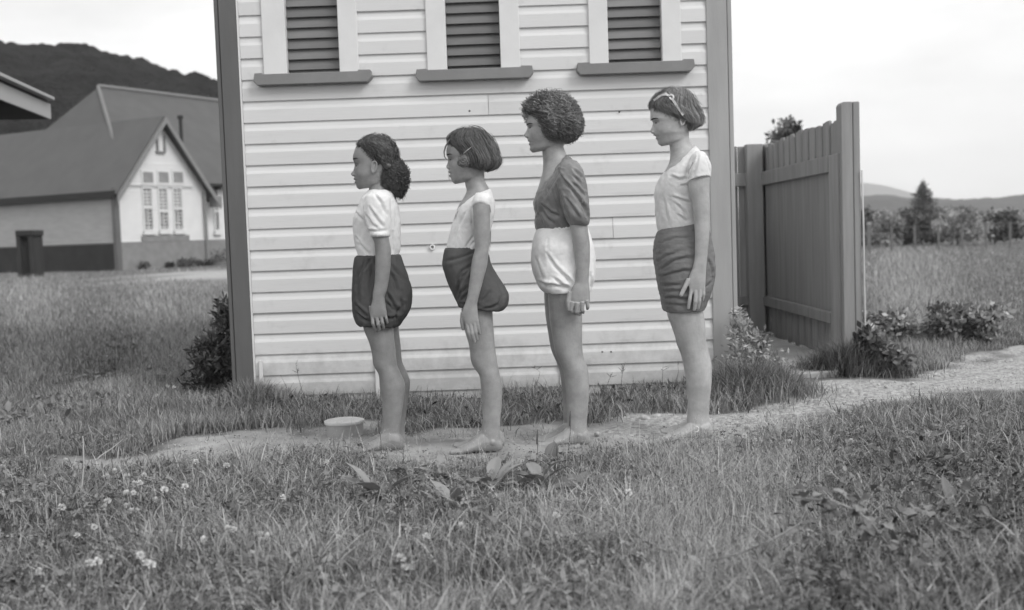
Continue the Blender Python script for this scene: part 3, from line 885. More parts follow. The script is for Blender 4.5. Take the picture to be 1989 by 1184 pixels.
def creases(me, Y, lines, w=.0048, depth=.0065):              # tension folds followed from the picture: a valley with a raised lip
    c = get_co(me); n = get_no(me)
    out = np.zeros(len(c))
    X, Z = c[:, 0], c[:, 2]
    for L_ in lines:
        k = 1.0
        if not isinstance(L_[0], (tuple, list)):
            k, L_ = L_[0], L_[1:]
        P = np.array([at_y(x, y, Y - .1)[[0, 2]] for x, y in L_])
        seg = np.linalg.norm(np.diff(P, axis=0), axis=1); cum = np.r_[0, np.cumsum(seg)]
        best = np.full(len(c), 1e9); sd = np.zeros(len(c)); tt = np.zeros(len(c))
        for i in range(len(P) - 1):
            a, b = P[i], P[i + 1]; ab = b - a
            t = np.clip(((X - a[0]) * ab[0] + (Z - a[1]) * ab[1]) / (ab @ ab), 0, 1)
            dx, dz = X - a[0] - t * ab[0], Z - a[1] - t * ab[1]
            d = np.hypot(dx, dz); s_ = np.sign(ab[0] * dz - ab[1] * dx) * d
            m_ = d < best
            best[m_] = d[m_]; sd[m_] = s_[m_]; tt[m_] = (cum[i] + t[m_] * seg[i]) / cum[-1]
        fade = np.clip(np.sin(np.pi * np.clip(tt * .9 + .05, 0, 1)) * 1.6, 0, 1) * np.clip(np.abs(n[:, 1]) * 1.7, 0, 1)
        ws = w * (1 + .5 * tt)
        out += k * depth * fade * (-np.exp(-(sd / ws) ** 2) + .62 * np.exp(-((sd - 2.0 * ws) / (1.35 * ws)) ** 2) * (best < 6 * ws))
    set_co(me, c + n * out[:, None])
def place(name, me, m, root, kind=None):
    base = np.array(root.location)
    c = get_co(me); ctr = c.mean(axis=0)
    set_co(me, c - ctr)
    me.polygons.foreach_set('use_smooth', np.ones(len(me.polygons), bool))
    me.name = name
    return link(name, me, m, root, ctr, kind)

def head(mb, Y, prof, top, back, nape, W=1.0):
    # prof: hairline, forehead, brow, nasion, bridge, tip, under nose, subnasale, upper lip, mouth, lower lip, dip, chin, chin bottom
    P = np.array(prof, float)
    P[8, 0] -= .6; P[10, 0] -= .5; P[5, 0] -= .9; P[9, 0] += .5; P[3, 0] += .5
    hx, hy = P[0]; tx, ty = top; bx, by = back; nx, ny = nape
    base_ix = [0, 1, 2, 3, 7, 11, 12, 13]
    Bx = P[base_ix].copy()
    Bx[3, 0] += 1.2; Bx[4, 0] += 1.0; Bx[5, 0] -= 0.4
    chin_y = P[-1, 1]; nose_y = P[6, 1]
    ys = np.concatenate([ty + (hy - ty) * (1 - np.cos(np.linspace(0.06, math.pi / 2, 22))), np.linspace(hy, chin_y, 92)[1:]])
    wy = [ty, ty + 0.25 * (hy - ty), hy, P[2, 1], P[3, 1], P[6, 1], P[9, 1], P[12, 1], chin_y]
    ww = np.array([0.004, 0.044, 0.0655, 0.069, 0.068, 0.065, 0.060, 0.053, 0.040]) * W
    R = []
    nseg = 96
    w = np.linspace(0, 2 * math.pi, nseg, endpoint=False)
    for y in ys:
        if y <= hy:
            q = (hy - y) / (hy - ty)
            f = math.sqrt(max(0, 1 - q * q)); fx = tx + (hx - tx) * f ** 1.0; cx = fx
        else:
            fx = float(smooth_interp(np.array([y]), P[:, 1], P[:, 0])[0]); cx = float(smooth_interp(np.array([y]), Bx[:, 1], Bx[:, 0])[0])
        if y <= by:
            q = (by - y) / (by - ty); bk = tx + (bx - tx) * math.sqrt(max(0, 1 - q * q))
        else:
            q = min(1, (y - by) / (ny - by)); bk = bx + (nx - bx) * (q * q * (3 - 2 * q))
        # jaw rows tilt: their back end sits higher than the chin
        yb = y if y < P[3, 1] else y - ((y - P[3, 1]) / (chin_y - P[3, 1])) ** 2 * 13
        hw = float(smooth_interp(np.array([y]), wy, ww)[0]) if y > ty else 0.004
        t = (y - ty) / (chin_y - ty)
        p = 2.25 if t < 0.55 else 2.25 - 0.50 * (t - 0.55) / 0.45
        F, B, T = at_y(cx, y, Y), at_y(bk, yb, Y), at_y(fx, y, Y)
        c = F + (B - F) * 0.56
        cs, sn = -np.cos(w), np.sin(w)
        pc = np.sign(cs) * np.abs(cs) ** (2 / p); ps = np.sign(sn) * np.abs(sn) ** (2 / p)
        Q = np.where((cs < 0)[:, None], c + pc[:, None] * (c - F)[None], c + pc[:, None] * (B - c)[None])
        lat = ps * hw
        if y > hy:
            ty_ = [hy, P[3, 1], P[4, 1], P[5, 1], P[6, 1], P[7, 1], P[8, 1], P[11, 1], chin_y]
            sg = np.interp(y, ty_, [0.03, 0.011, 0.0090, 0.0110, 0.0135, 0.013, 0.021, 0.022, 0.022])
            Q = Q + np.where((cs < 0)[:, None], np.exp(-(lat / sg) ** 2)[:, None] * (T - F)[None], 0)
            # eye sockets, cheekbones
            ey = P[3, 1] + 1.0
            mpp = 1 / (FPX / Y)
            e = np.exp(-((np.abs(lat) - 0.029) / 0.012) ** 2 - (((y - ey) * mpp) / 0.009) ** 2) * (cs < 0)
            Q[:, 0] += e * 0.0065
            ck = np.exp(-((np.abs(lat) - 0.046) / 0.016) ** 2 - (((y - P[5, 1]) * mpp) / 0.016) ** 2) * (cs < 0)
            Q[:, 0] -= ck * 0.0035
        Q[:, 1] += lat
        R.append(Q)
    loft(mb, R)
    for s in (-1, 1):                                         # wings of the nose
        q = at_y(P[5, 0] * .35 + P[7, 0] * .65 + .3, P[5, 1] * .45 + P[6, 1] * .55, Y)
        mb.ball((q[0] + .002, Y + s * 0.0105, q[2]), (0.0085, 0.0058, 0.0062), 12, 8)
def ear(mb, c, h=0.030, d=0.019, tilt=0.2, side=-1):
    # upright oval: a raised rim round a shallow bowl, and a lobe
    pts = []
    for k in range(15):
        a = math.radians(-65 + 305 * k / 14)
        u, v = math.cos(a) * d * (0.62 + 0.12 * math.sin(a)), math.sin(a) * h * 0.95
        pts.append((c[0] + u * math.cos(tilt) + v * math.sin(tilt), c[1] + side * 0.009, c[2] + v * math.cos(tilt) - u * math.sin(tilt)))
    mb.tube(pts[::-1], [0.0042] * 15, 8)
    mb.ball((c[0], c[1] + side * 0.002, c[2]), (d * 0.72, 0.006, h * 0.92), 14, 9)
    mb.ball((c[0] - d * 0.30 - 0.2 * h * tilt, c[1] + side * 0.006, c[2] - h * 0.86), (0.0065, 0.005, 0.008), 10, 7)
    mb.ball((c[0] - d * 0.55, c[1] + side * 0.007, c[2] - h * 0.15), (0.004, 0.004, 0.007), 8, 6)

def foot(mb, heel, L, yaw=0.0, pitch=0.0, side=1):
    # heel: rear-most point on the ground; foot points to -X; pitch lifts the heel
    prof = [(0.0, 0.16, 0.05, 0.05), (0.03, 0.24, 0.085, 0.02), (0.10, 0.34, 0.125, 0.0), (0.20, 0.40, 0.14, 0.0), (0.30, 0.42, 0.14, 0.004), (0.42, 0.33, 0.145, 0.014), (0.55, 0.235, 0.165, 0.012), (0.68, 0.165, 0.19, 0.0), (0.78, 0.12, 0.195, 0.0), (0.85, 0.095, 0.18, 0.0), (0.89, 0.07, 0.15, 0.01)]
    R = []
    w = np.linspace(0, 2 * math.pi, 28, endpoint=False)
    for s, t, hw, b in prof:
        zc, hz = (t + b) / 2 * L, (t - b) / 2 * L
        y = np.sign(np.sin(w)) * np.abs(np.sin(w)) ** (0.85) * hw * L + side * 0.02 * L * math.sin(s * 3)
        z = zc + np.sign(np.cos(w)) * np.abs(np.cos(w)) ** 0.8 * hz
        y = y * np.where(z > zc, 1 - 0.35 * (z - zc) / (hz + 1e-6) * (1 if s < 0.6 else 0.3), 1)
        R.append(np.stack([np.full(28, -s * L), y, z], 1))
    sub = MB(); loft(sub, R)
    for k, (yy, l, r) in enumerate(((-0.115, 1.00, 0.048), (-0.035, 0.985, 0.035), (0.035, 0.955, 0.033), (0.095, 0.92, 0.031), (0.150, 0.875, 0.030))):
        y = -side * yy * L * -1
        sub.tube([(-0.76 * L, y * 0.9, 0.055 * L), (-(l - 0.07) * L, y, 0.048 * L), (-(l - 0.03) * L, y, 0.036 * L), (-l * L, y, 0.033 * L)], [r * L * 1.1, r * L, r * L, r * L * 0.6], 8)
    V = np.array(sub.v)
    if pitch:                                                  # hinge at the ball of the foot
        px_ = -0.78 * L
        k = np.clip((V[:, 0] - px_) / (0.12 * L), 0, 1)
        a = pitch * k
        dx, dz = V[:, 0] - px_, V[:, 2] - 0.02
        V = np.stack([px_ + dx * np.cos(a) - dz * np.sin(a), V[:, 1], 0.02 + dx * np.sin(a) + dz * np.cos(a)], 1)
    c, s_ = math.cos(yaw), math.sin(yaw)
    V = np.stack([V[:, 0] * c - V[:, 1] * s_, V[:, 0] * s_ + V[:, 1] * c, V[:, 2]], 1) + np.array(heel)
    mb.add(V, sub.f)

def strands(fn, n, pts, th0, th1, s0, s1, rad, lift, wig, freq, drift=0.0, slen=None, sides=3, seed=1, curl=0.0, tip=0.25):
    # fn(theta, s) -> (point, outward); builds n tapering locks lying on a hair shape
    r = np.random.default_rng(seed)
    V, Q = [], []
    for _ in range(n):
        a = r.uniform(th0, th1); b0 = r.uniform(s0, s1 if slen is None else max(s0, s1 - slen)); b1 = s1 if slen is None else min(s1, b0 + slen * r.uniform(0.6, 1.2))
        lf = r.uniform(*lift); ph = r.uniform(0, 6.28, 3); fr = freq * r.uniform(0.7, 1.3); rr = rad * r.uniform(0.6, 1.3); wg = wig * r.uniform(0.5, 1.3)
        cu = curl * r.uniform(0.5, 1.3); dr = drift * r.uniform(0.6, 1.4)
        P = []
        for k in range(pts):
            t = k / (pts - 1)
            th = a + dr * t
            p, o = fn(th, b0 + (b1 - b0) * t)
            tang = np.cross(o, [0, 0, 1.0]); tang /= np.linalg.norm(tang) + 1e-9
            q = p + o * (lf + wg * 0.4 * math.sin(fr * t * 1.7 + ph[0])) + tang * wg * math.sin(fr * t + ph[1]) + np.array([0, 0, 1]) * wg * 0.5 * math.sin(fr * t * 1.3 + ph[2])
            if cu:
                q = q + tang * cu * math.cos(fr * 2.2 * t + ph[0]) + o * cu * math.sin(fr * 2.2 * t + ph[0]) 
            P.append(q)
        P = np.array(P); T = np.gradient(P, axis=0); T /= np.linalg.norm(T, axis=1)[:, None] + 1e-9
        A = np.cross(T, [0.3, 1.0, 0.2]); A /= np.linalg.norm(A, axis=1)[:, None] + 1e-9
        B = np.cross(T, A)
        tt = np.linspace(0, 1, pts); rad_t = rr * np.minimum(1, 0.45 + 3 * tt) * np.where(tt > 0.7, 1 - (1 - tip) * (tt - 0.7) / 0.3, 1)
        base = len(V) * pts * sides
        ring_ = np.stack([P + rad_t[:, None] * (math.cos(2 * math.pi * s / sides) * A + math.sin(2 * math.pi * s / sides) * B) for s in range(sides)], 1)
        V.append(ring_.reshape(-1, 3))
        for k in range(pts - 1):
            for s in range(sides):
                Q.append((base + k * sides + s, base + k * sides + (s + 1) % sides, base + (k + 1) * sides + (s + 1) % sides, base + (k + 1) * sides + s))
    return np.concatenate(V), np.array(Q)
def hair_surface(ctrl, Y, m=60):
    rows = interp_rows(ctrl, m)
    FB = [(at_y(r[0], r[1], Y), at_y(r[2], r[3], Y), r[4]) for r in rows]
    ctr = np.mean([(f + b) / 2 for f, b, _ in FB], axis=0)
    def fn(th, s):
        x = min(max(s, 0), 1) * (m - 1); i = min(int(x), m - 2); t = x - i
        f = FB[i][0] * (1 - t) + FB[i + 1][0] * t; b = FB[i][1] * (1 - t) + FB[i + 1][1] * t; w = FB[i][2] * (1 - t) + FB[i + 1][2] * t
        c = (f + b) / 2; a = (b - f) / 2
        p = c - math.cos(th) * a; p = p + np.array([0, math.sin(th) * w, 0])
        o = p - ctr; o = o / (np.linalg.norm(o) + 1e-9)
        return p, o
    return fn
def hair_object(root, ctrl_list, Y, locks, m, lump=0.004, lump_s=38, voxel=0.005, extra=None, inset=.0015):
    mb = MB()
    for c in ctrl_list:
        pair_loft(mb, c, Y, 34, 40)
    me = fuse(mb, voxel, 2)
    folds(me, lambda x, y, z: -inset + lump * mnoise.fractal(Vector((x * lump_s, y * lump_s, z * lump_s)), 0.7, 2.0, 3))
    V = get_co(me); F = [tuple(p.vertices) for p in me.polygons]
    nv = len(V); Vs = [V]; Fs = list(F); T = [np.full(nv, .25)]
    r = np.random.default_rng(nv)
    for (v, q) in locks:
        if not len(v): continue
        Fs += [tuple(int(i) + nv for i in f) for f in q]; Vs.append(v); nv += len(v)
        per = 42 if len(v) % 42 == 0 else 36
        mid = v[:(len(v) // per) * per].reshape(-1, per, 3)[:, per // 2]
        tv = np.array([.45 + 1.0 * mnoise.noise(Vector((p_[0] * 70, p_[1] * 70, p_[2] * 38))) for p_ in mid]) + r.normal(0, .13, len(mid))
        T.append(np.concatenate([np.repeat(np.clip(tv, 0, 1), per), np.full(len(v) - len(mid) * per, .4)]))
    if extra:
        Vs.append(np.array(extra.v)); Fs += [tuple(i + nv for i in f) for f in extra.f]; nv += len(extra.v); T.append(np.full(len(extra.v), .55))
    me2 = raw_mesh('hair', np.concatenate(Vs), faces=Fs, smooth=True, tint=np.concatenate(T))
    return place('hair', me2, m, root)

M_hair = []
def hair_mat(name, v):
    m, nt, b = new_mat(name)
    N, L = nt.nodes, nt.links
    b.inputs['Roughness'].default_value = 0.40
    b.inputs['Specular IOR Level'].default_value = 0.55
    at = N.new('ShaderNodeAttribute'); at.attribute_name = 'tint'
    mr = N.new('ShaderNodeMapRange')
    mr.inputs['To Min'].default_value = v * 0.35
    mr.inputs['To Max'].default_value = v * 1.9
    L.new(at.outputs['Fac'], mr.inputs[0]); L.new(mr.outputs[0], b.inputs['Base Color'])
    return m
M_eye = mat('eye_white', 0.30, rough=0.2, var=0.03)
M_iris = mat('dark_iris', 0.015, rough=0.15)
M_brow = mat('brow_hair', 0.03, rough=0.7)

def face_details(root, Y, prof, bvh, skin, gaze):
    P = np.array(prof, float)
    ex, ey = P[3, 0] + 5.6, P[3, 1] + 1.4
    o = at_y(ex, ey, Y)
    hit_, nrm, _, _ = bvh.ray_cast(Vector((o[0], Y - .3, o[2])), Vector((0, 1, 0)))
    if hit_ is not None:
        for s in (-1, 1):
            n_ = np.array(nrm) * (1, -s, 1)
            h_ = np.array((hit_.x, Y + s * (Y - hit_.y), hit_.z))
            c = h_ - n_ * 0.0080
            e = MB().ball(c, 0.0092, 16, 11).build('eye', M_eye, root, smooth=True)
            d = np.array([-0.90, s * 0.36, gaze]); d /= np.linalg.norm(d)
            MB().ball(c + d * 0.0056, 0.0046, 12, 8).build('iris', M_iris, e, smooth=True)
            side = np.cross(d, [0, 0, 1.0]); side /= np.linalg.norm(side)
            for dz, r0, m_, nm in ((.0042, .0024, skin, 'eyelid'), (.0022, .0014, M_brow, 'eyelashes'), (-.0050, .0021, skin, 'eyelid')):
                pts = []
                for k in range(9):
                    a_ = -1.15 + 2.3 * k / 8
                    w_ = math.cos(a_) * d * (1, 1, 0) + math.sin(a_) * side
                    w_ = w_ / np.linalg.norm(w_) * math.sqrt(max(.2, 1 - (dz / .0096) ** 2))
                    pts.append(c + w_ * 0.0096 + np.array([0, 0, dz - np.sign(dz) * .0026 * abs(a_) ** 1.6]))
                lid = MB().tube(pts, [r0 * .4] + [r0] * 7 + [r0 * .4], 7)
                me = raw_mesh(nm, np.array(lid.v) - c, faces=lid.f, tint=np.full(len(lid.v), .82), smooth=True)
                link(nm, me, m_, e, c)
    bx, by = P[2, 0], P[2, 1] + 2.2
    for s in (-1, 1):
        pts = []
        for k in range(9):
            t = k / 8
            q = at_y(bx + 1.6 + 11.0 * t, by - 1.5 * math.sin(t * 2.5) + .6 * t, Y)
            h_, n_, _, _ = bvh.ray_cast(Vector((q[0], Y - .3, q[2])), Vector((0, 1, 0)))
            if h_ is not None and h_.y < Y - .004:
                pts.append(np.array((h_.x + n_.x * .0006, Y + s * (Y - h_.y - n_.y * .0006), h_.z + n_.z * .0006)))
        if len(pts) > 3:
            MB().tube(pts, np.interp(np.linspace(0, 1, len(pts)), [0, .15, .6, 1], [.0016, .0030, .0026, .0008]), 6).build('eyebrow', M_brow, root, smooth=True)

def hairline_wisps(fn, bvh, n, th0, th1, s0, s1, seed, lean=(-1, 0, -.35), rad=.0011, ln=.02, reach=.007):
    r = np.random.default_rng(seed); V, Q = [], []
    tries = 0
    while len(V) < n and tries < n * 60:
        tries += 1
        p, o = fn(r.uniform(th0, th1), r.uniform(s0, s1))
        loc, nr, _, dist = bvh.find_nearest(Vector(p))
        if dist > reach or (Vector(p) - loc).dot(nr) < -.004: continue
        dirv = np.array(lean, float) + r.normal(0, .35, 3); dirv /= np.linalg.norm(dirv)
        pts = []
        L_ = ln * r.uniform(.4, 1.2)
        for k in range(7):
            t = k / 6
            q = np.array(loc) - dirv * .010 + dirv * (L_ + .010) * t
            l2, n2, _, _ = bvh.find_nearest(Vector(q))
            pts.append(np.array(l2) + np.array(n2) * (.0035 * (1 - t) + .0004))
        b = MB().tube(pts, [rad * f for f in (1.3, 1.3, 1.2, 1.0, .8, .55, .2)], 3, cap=False)
        V.append(np.array(b.v)); Q.append(np.array(b.f) + sum(len(v) for v in V[:-1]))
    return (np.concatenate(V), np.concatenate(Q)) if V else (np.zeros((0, 3)), np.zeros((0, 4), int))

def paint(me, Y, prof, blobs):
    c = get_co(me); t = np.ones(len(c))
    P = np.array(prof, float)
    for (px, py, dy, sx, sz, k) in blobs:
        q = at_y(px, py, Y)
        g = np.exp(-((c[:, 0] - q[0]) / sx) ** 2 - ((c[:, 2] - q[2]) / sz) ** 2 - ((c[:, 1] - q[1] - dy) / (0.022 if dy == 0 else 0.035)) ** 2)
        t *= 1 - k * g
    a = me.attributes.new('tint', 'FLOAT', 'POINT'); a.data.foreach_set('value', t.astype(np.float32))

from mathutils.bvhtree import BVHTree
root_bvh = {}
def person(g):
    Y = g['Y']
    base = at_y(g['foot'][0], g['foot'][1], Y); base[2] = 0
    root = thing('person', g['label'], 'person', base, 'people standing in line')
    MPX = Y / FPX
    mb = MB()
    # trunk with neck
    pair_loft(mb, g['trunk'], Y, 60, 44)
    head(mb, Y, g['prof'], g['top'], g['back'], g['nape'], g.get('W', 1.0))
    ec = at_y(g['ear'][0], g['ear'][1], Y)
    if g.get('show_ear', True):
        for s in (-1, 1):
            ear(mb, (ec[0], ec[1] + s * 0.0655 * g.get('W', 1.0), ec[2]), 0.027, 0.017, 0.2, s)
    # legs
    lo = g.get('leg_off', 0.058)
    Yn = Y - lo; Yf = Y + lo
    Rn = rows_to_rings(limb_rows(g['leg_f'], g['leg_b'], g['leg_w'], 60), Yn, 32)
    loft(mb, Rn)
    dx, dy = g.get('far_leg', (0, 0))
    Rf = [np.stack([r[:, 0] + dx, 2 * Y - r[:, 1] , r[:, 2]], 1)[::-1] for r in Rn]
    if 'far_f' in g:
        Rf = rows_to_rings(limb_rows(g['far_f'], g['far_b'], g['leg_w'], 60), Yf, 32)
    loft(mb, Rf)
    # kneecaps, ankle bones
    kn = g['knee']
    for Yl, ddx in ((Yn, 0.0), (Yf, dx)):
        q = at_y(kn[0], kn[1], Yn)
        a_ = at_y((g['leg_f'][-1][0] + g['leg_b'][-1][0]) / 2 + 3, g['leg_f'][-1][1] - 1, Yn)
        for s in (-1, 1):
            mb.ball((a_[0] + ddx, Yl + s * .029, a_[2]), (.013, .010, .014), 10, 8)
    for key, Yl, s in (('foot_near', Yn, 1), ('foot_far', Yf, -1)):
        (hx, hy), L_, yaw, pitch = g[key]
        h = at_y(hx, hy, Yl); h[2] = float(gz(h[0], h[1])) + 0.002
        foot(mb, h, L_, yaw, pitch, s)
    # arms
    Ya = Y - g['arm_off']
    ctrl = limb_rows(g['arm_f'], g['arm_b'], g['arm_w'], 50)
    Ra = rows_to_rings(ctrl, Ya, 24)
    loft(mb, Ra); 
    sh = at_y((g['arm_f'][0][0] + g['arm_b'][0][0]) / 2, g['arm_f'][0][1] + 4, Ya)
    rsh = abs(g['arm_b'][0][0] - g['arm_f'][0][0]) / 2 * MPX
    hand = MB()
    pair_loft(hand, g['palm'], Ya, 20, 24)
    for f in g['fingers']:
        pts = [at_y(p[0], p[1], Ya + p[2]) for p in f[0]]
        # smooth the three joints into a bent finger
        P4 = [pts[0], (pts[0] + pts[1]) / 2, pts[1], (pts[1] + pts[2]) / 2 + (pts[1] - (pts[0] + pts[2]) / 2) * 0.12, pts[2]]
        r0 = f[1] * 1.13
        tipd = (pts[2] - pts[1]); tipd /= np.linalg.norm(tipd)
        hand.tube(P4 + [pts[2] + tipd * r0 * 0.55], [r0 * 1.08, r0, r0 * 1.02, r0 * 0.92, r0 * 0.86, r0 * 0.45], 10)
    mb.add(hand.v, hand.f)
    for s in (-1, 1):
        mb.ball((sh[0], Y + s * (g['arm_off'] - 0.012), sh[2] - rsh * 0.1), (rsh * 0.90, rsh * 0.82, rsh * 0.88), 16, 10)
    # other arm: mirror image in the body's own plane
    arm = MB(); loft(arm, Ra); arm.add(hand.v, hand.f)
    V = np.array(arm.v); V[:, 1] = 2 * Y - V[:, 1]; V[:, 0] += g.get('far_arm', 0.0)
    mb.add(V, [f[::-1] for f in arm.f])
    me = fuse(mb, g.get('voxel', 0.0024), 2, 0.5, 0.40)
    bm = bmesh.new(); bm.from_mesh(me); bvh = BVHTree.FromBMesh(bm); bm.free()
    P = np.array(g['prof'], float)
    paint(me, Y, g['prof'], [(P[8, 0] + 1.5, P[8, 1], 0, 0.011, 0.005, 0.40), (P[10, 0] + 1.5, P[10, 1] - 0.6, 0, 0.011, 0.005, 0.34), (P[9, 0] + 2.5, P[9, 1], 0, 0.013, 0.0018, 0.45), (P[3, 0] + 6, P[3, 1] - 1.2, -0.03, 0.011, 0.006, 0.30), (P[6, 0] + 3, P[6, 1] + 1, 0, 0.005, 0.003, 0.35), (kn[0] + 5, kn[1], -lo, .03, .035, .16), (kn[0] + 34, kn[1] + 4, -lo, .02, .02, .14), ((g['arm_f'][5][0] + g['arm_b'][5][0]) / 2 + 8, (g['arm_f'][4][1] + g['arm_b'][5][1]) / 2, -g['arm_off'], .022, .022, .18)])
    place('body', me, g['skin'], root)
    face_details(root, Y, g['prof'], bvh, g['skin'], g.get('gaze', -.08))
    root_bvh[root.name] = bvh
    # shirt
    sb = MB()
    pair_loft(sb, g['shirt'], Y, 50, 48)
    if 'sleeve' in g:
        Ys = Y - g['arm_off'] + g.get('sleeve_in', 0.01)
        R = pair_loft(sb, g['sleeve'], Ys, 26, 32)
        loft(sb, mirror_rings(R, Y))
    sm = fuse(sb, 0.0032, 7)
    folds(sm, g['shirt_folds'])
    creases(sm, Y, g['shirt_lines'])
    place('shirt', sm, g['shirt_mat'], root)
    # shorts
    hb = MB()
    for k, c in enumerate(g['shorts']):
        c = [tuple(r_[:5]) + (2.4 + .8 * i_ / len(c),) for i_, r_ in enumerate(c)]
        e_ = c[-1]
        c = c + [(e_[0] + 5, e_[1] - 3, e_[2] - 5, e_[3] - 3, e_[4] * .86, 2.5), (e_[0] + 8, e_[1] - 22, e_[2] - 8, e_[3] - 22, e_[4] * .8, 2.5)]
        R = pair_loft(hb, c, Y, 54, 56)
    hm = fuse(hb, 0.0032, 7)
    folds(hm, g['shorts_folds'])
    creases(hm, Y, g['shorts_lines'], .0056, g.get('crease', .0085))
    so = place('shorts', hm, g['shorts_mat'], root)
    if 'band' in g:
        bb = MB(); pair_loft(bb, g['band'], Y, 10, 48)
        bm_ = fuse(bb, 0.0045, 2)
        folds(bm_, lambda x, y, z: 0.0012 * math.sin(x * 420 + y * 300))
        place('waistband', bm_, g['shorts_mat'], so) if False else place('waistband', bm_, g['shorts_mat'], root)
    return root
# ------------------------------------------------------------------ the four figures, traced at their own depths
SK1, SK2, SK3, SK4 = skin_mat('skin_deep', 0.235), skin_mat('skin_brown', 0.285), skin_mat('skin_warm', 0.31), skin_mat('skin_light_brown', 0.385)
C_white = cloth_mat('white_cotton_knit', 0.69)
C_white2 = cloth_mat('white_cotton_drill', 0.76)
C_dark = cloth_mat('dark_cotton', 0.074)
C_dark2 = cloth_mat('dark_cotton_faded', 0.085)
C_dark3 = cloth_mat('dark_sateen', 0.155, rough=0.6, spec=0.3)
C_blouse = cloth_mat('dark_silky_blouse', 0.19, rough=0.42, spec=0.5)
H1, H2, H3, H4 = hair_mat('black_hair', 0.066), hair_mat('dark_hair', 0.100), hair_mat('dark_brown_hair', 0.175), hair_mat('brown_hair', 0.19)

def nz3(x, y, z, s, sx=1, sy=1, sz=1):
    return mnoise.fractal(Vector((x * s * sx, y * s * sy, z * s * sz)), 0.8, 2.1, 4)
def fold_shirt(cx, amp=0.0032, slant=0.5, s=16):
    def fn(x, y, z):
        u = (x - cx) * math.cos(slant) + z * math.sin(slant); v = -(x - cx) * math.sin(slant) + z * math.cos(slant)
        w = nz3(u, y, v, 7, 1, 1, 1) * .035
        ridge = 1 - 2.4 * abs(mnoise.noise(Vector(((u + w) * s * 1.7, y * s * .9, v * s * .22))))
        return amp * (.75 * nz3(u, y, v, s * .7, 1.7, 1.4, 0.5) + .65 * ridge) + 0.0006 * nz3(x, y, z, 60)
    return fn
def fold_bloomers(cx, Y, zt, zb, amp=0.006, k=9, mid=0.4, seed=0.0, gt=1.0):
    def fn(x, y, z):
        th = math.atan2(y - Y, x - cx)
        t = min(1, max(0, (zt - z) / (zt - zb)))
        g = max(gt * math.exp(-t * 3.2), 1.1 * math.exp(-(1 - t) * 4.5))
        c, s_ = math.cos(th), math.sin(th)
        w = .35 * mnoise.noise(Vector((c * 1.5, s_ * 1.5, z * 5 + seed)))
        c2, s2 = math.cos(th + w), math.sin(th + w)
        fine_f = 1 - 2.2 * abs(mnoise.noise(Vector((c2 * k * .55, s2 * k * .55, z * 2.2 + seed))))
        broad = 1 - 2.0 * abs(mnoise.noise(Vector((c2 * 1.9, s2 * 1.9, z * 2.6 + seed + 5))))
        return amp * (.95 * g * fine_f + mid * 1.3 * broad * (1 - .5 * g)) + 0.0008 * nz3(x, y, z, 50)
    return fn
def fold_tight(cx, amp=0.003):
    def fn(x, y, z):
        return amp * nz3(x, y, z, 15, 0.5, 0.5, 2.6) + 0.001 * nz3(x, y, z, 60)
    return fn

def depth_at(px, py): return float(at_z(px, py, 0.0)[1])

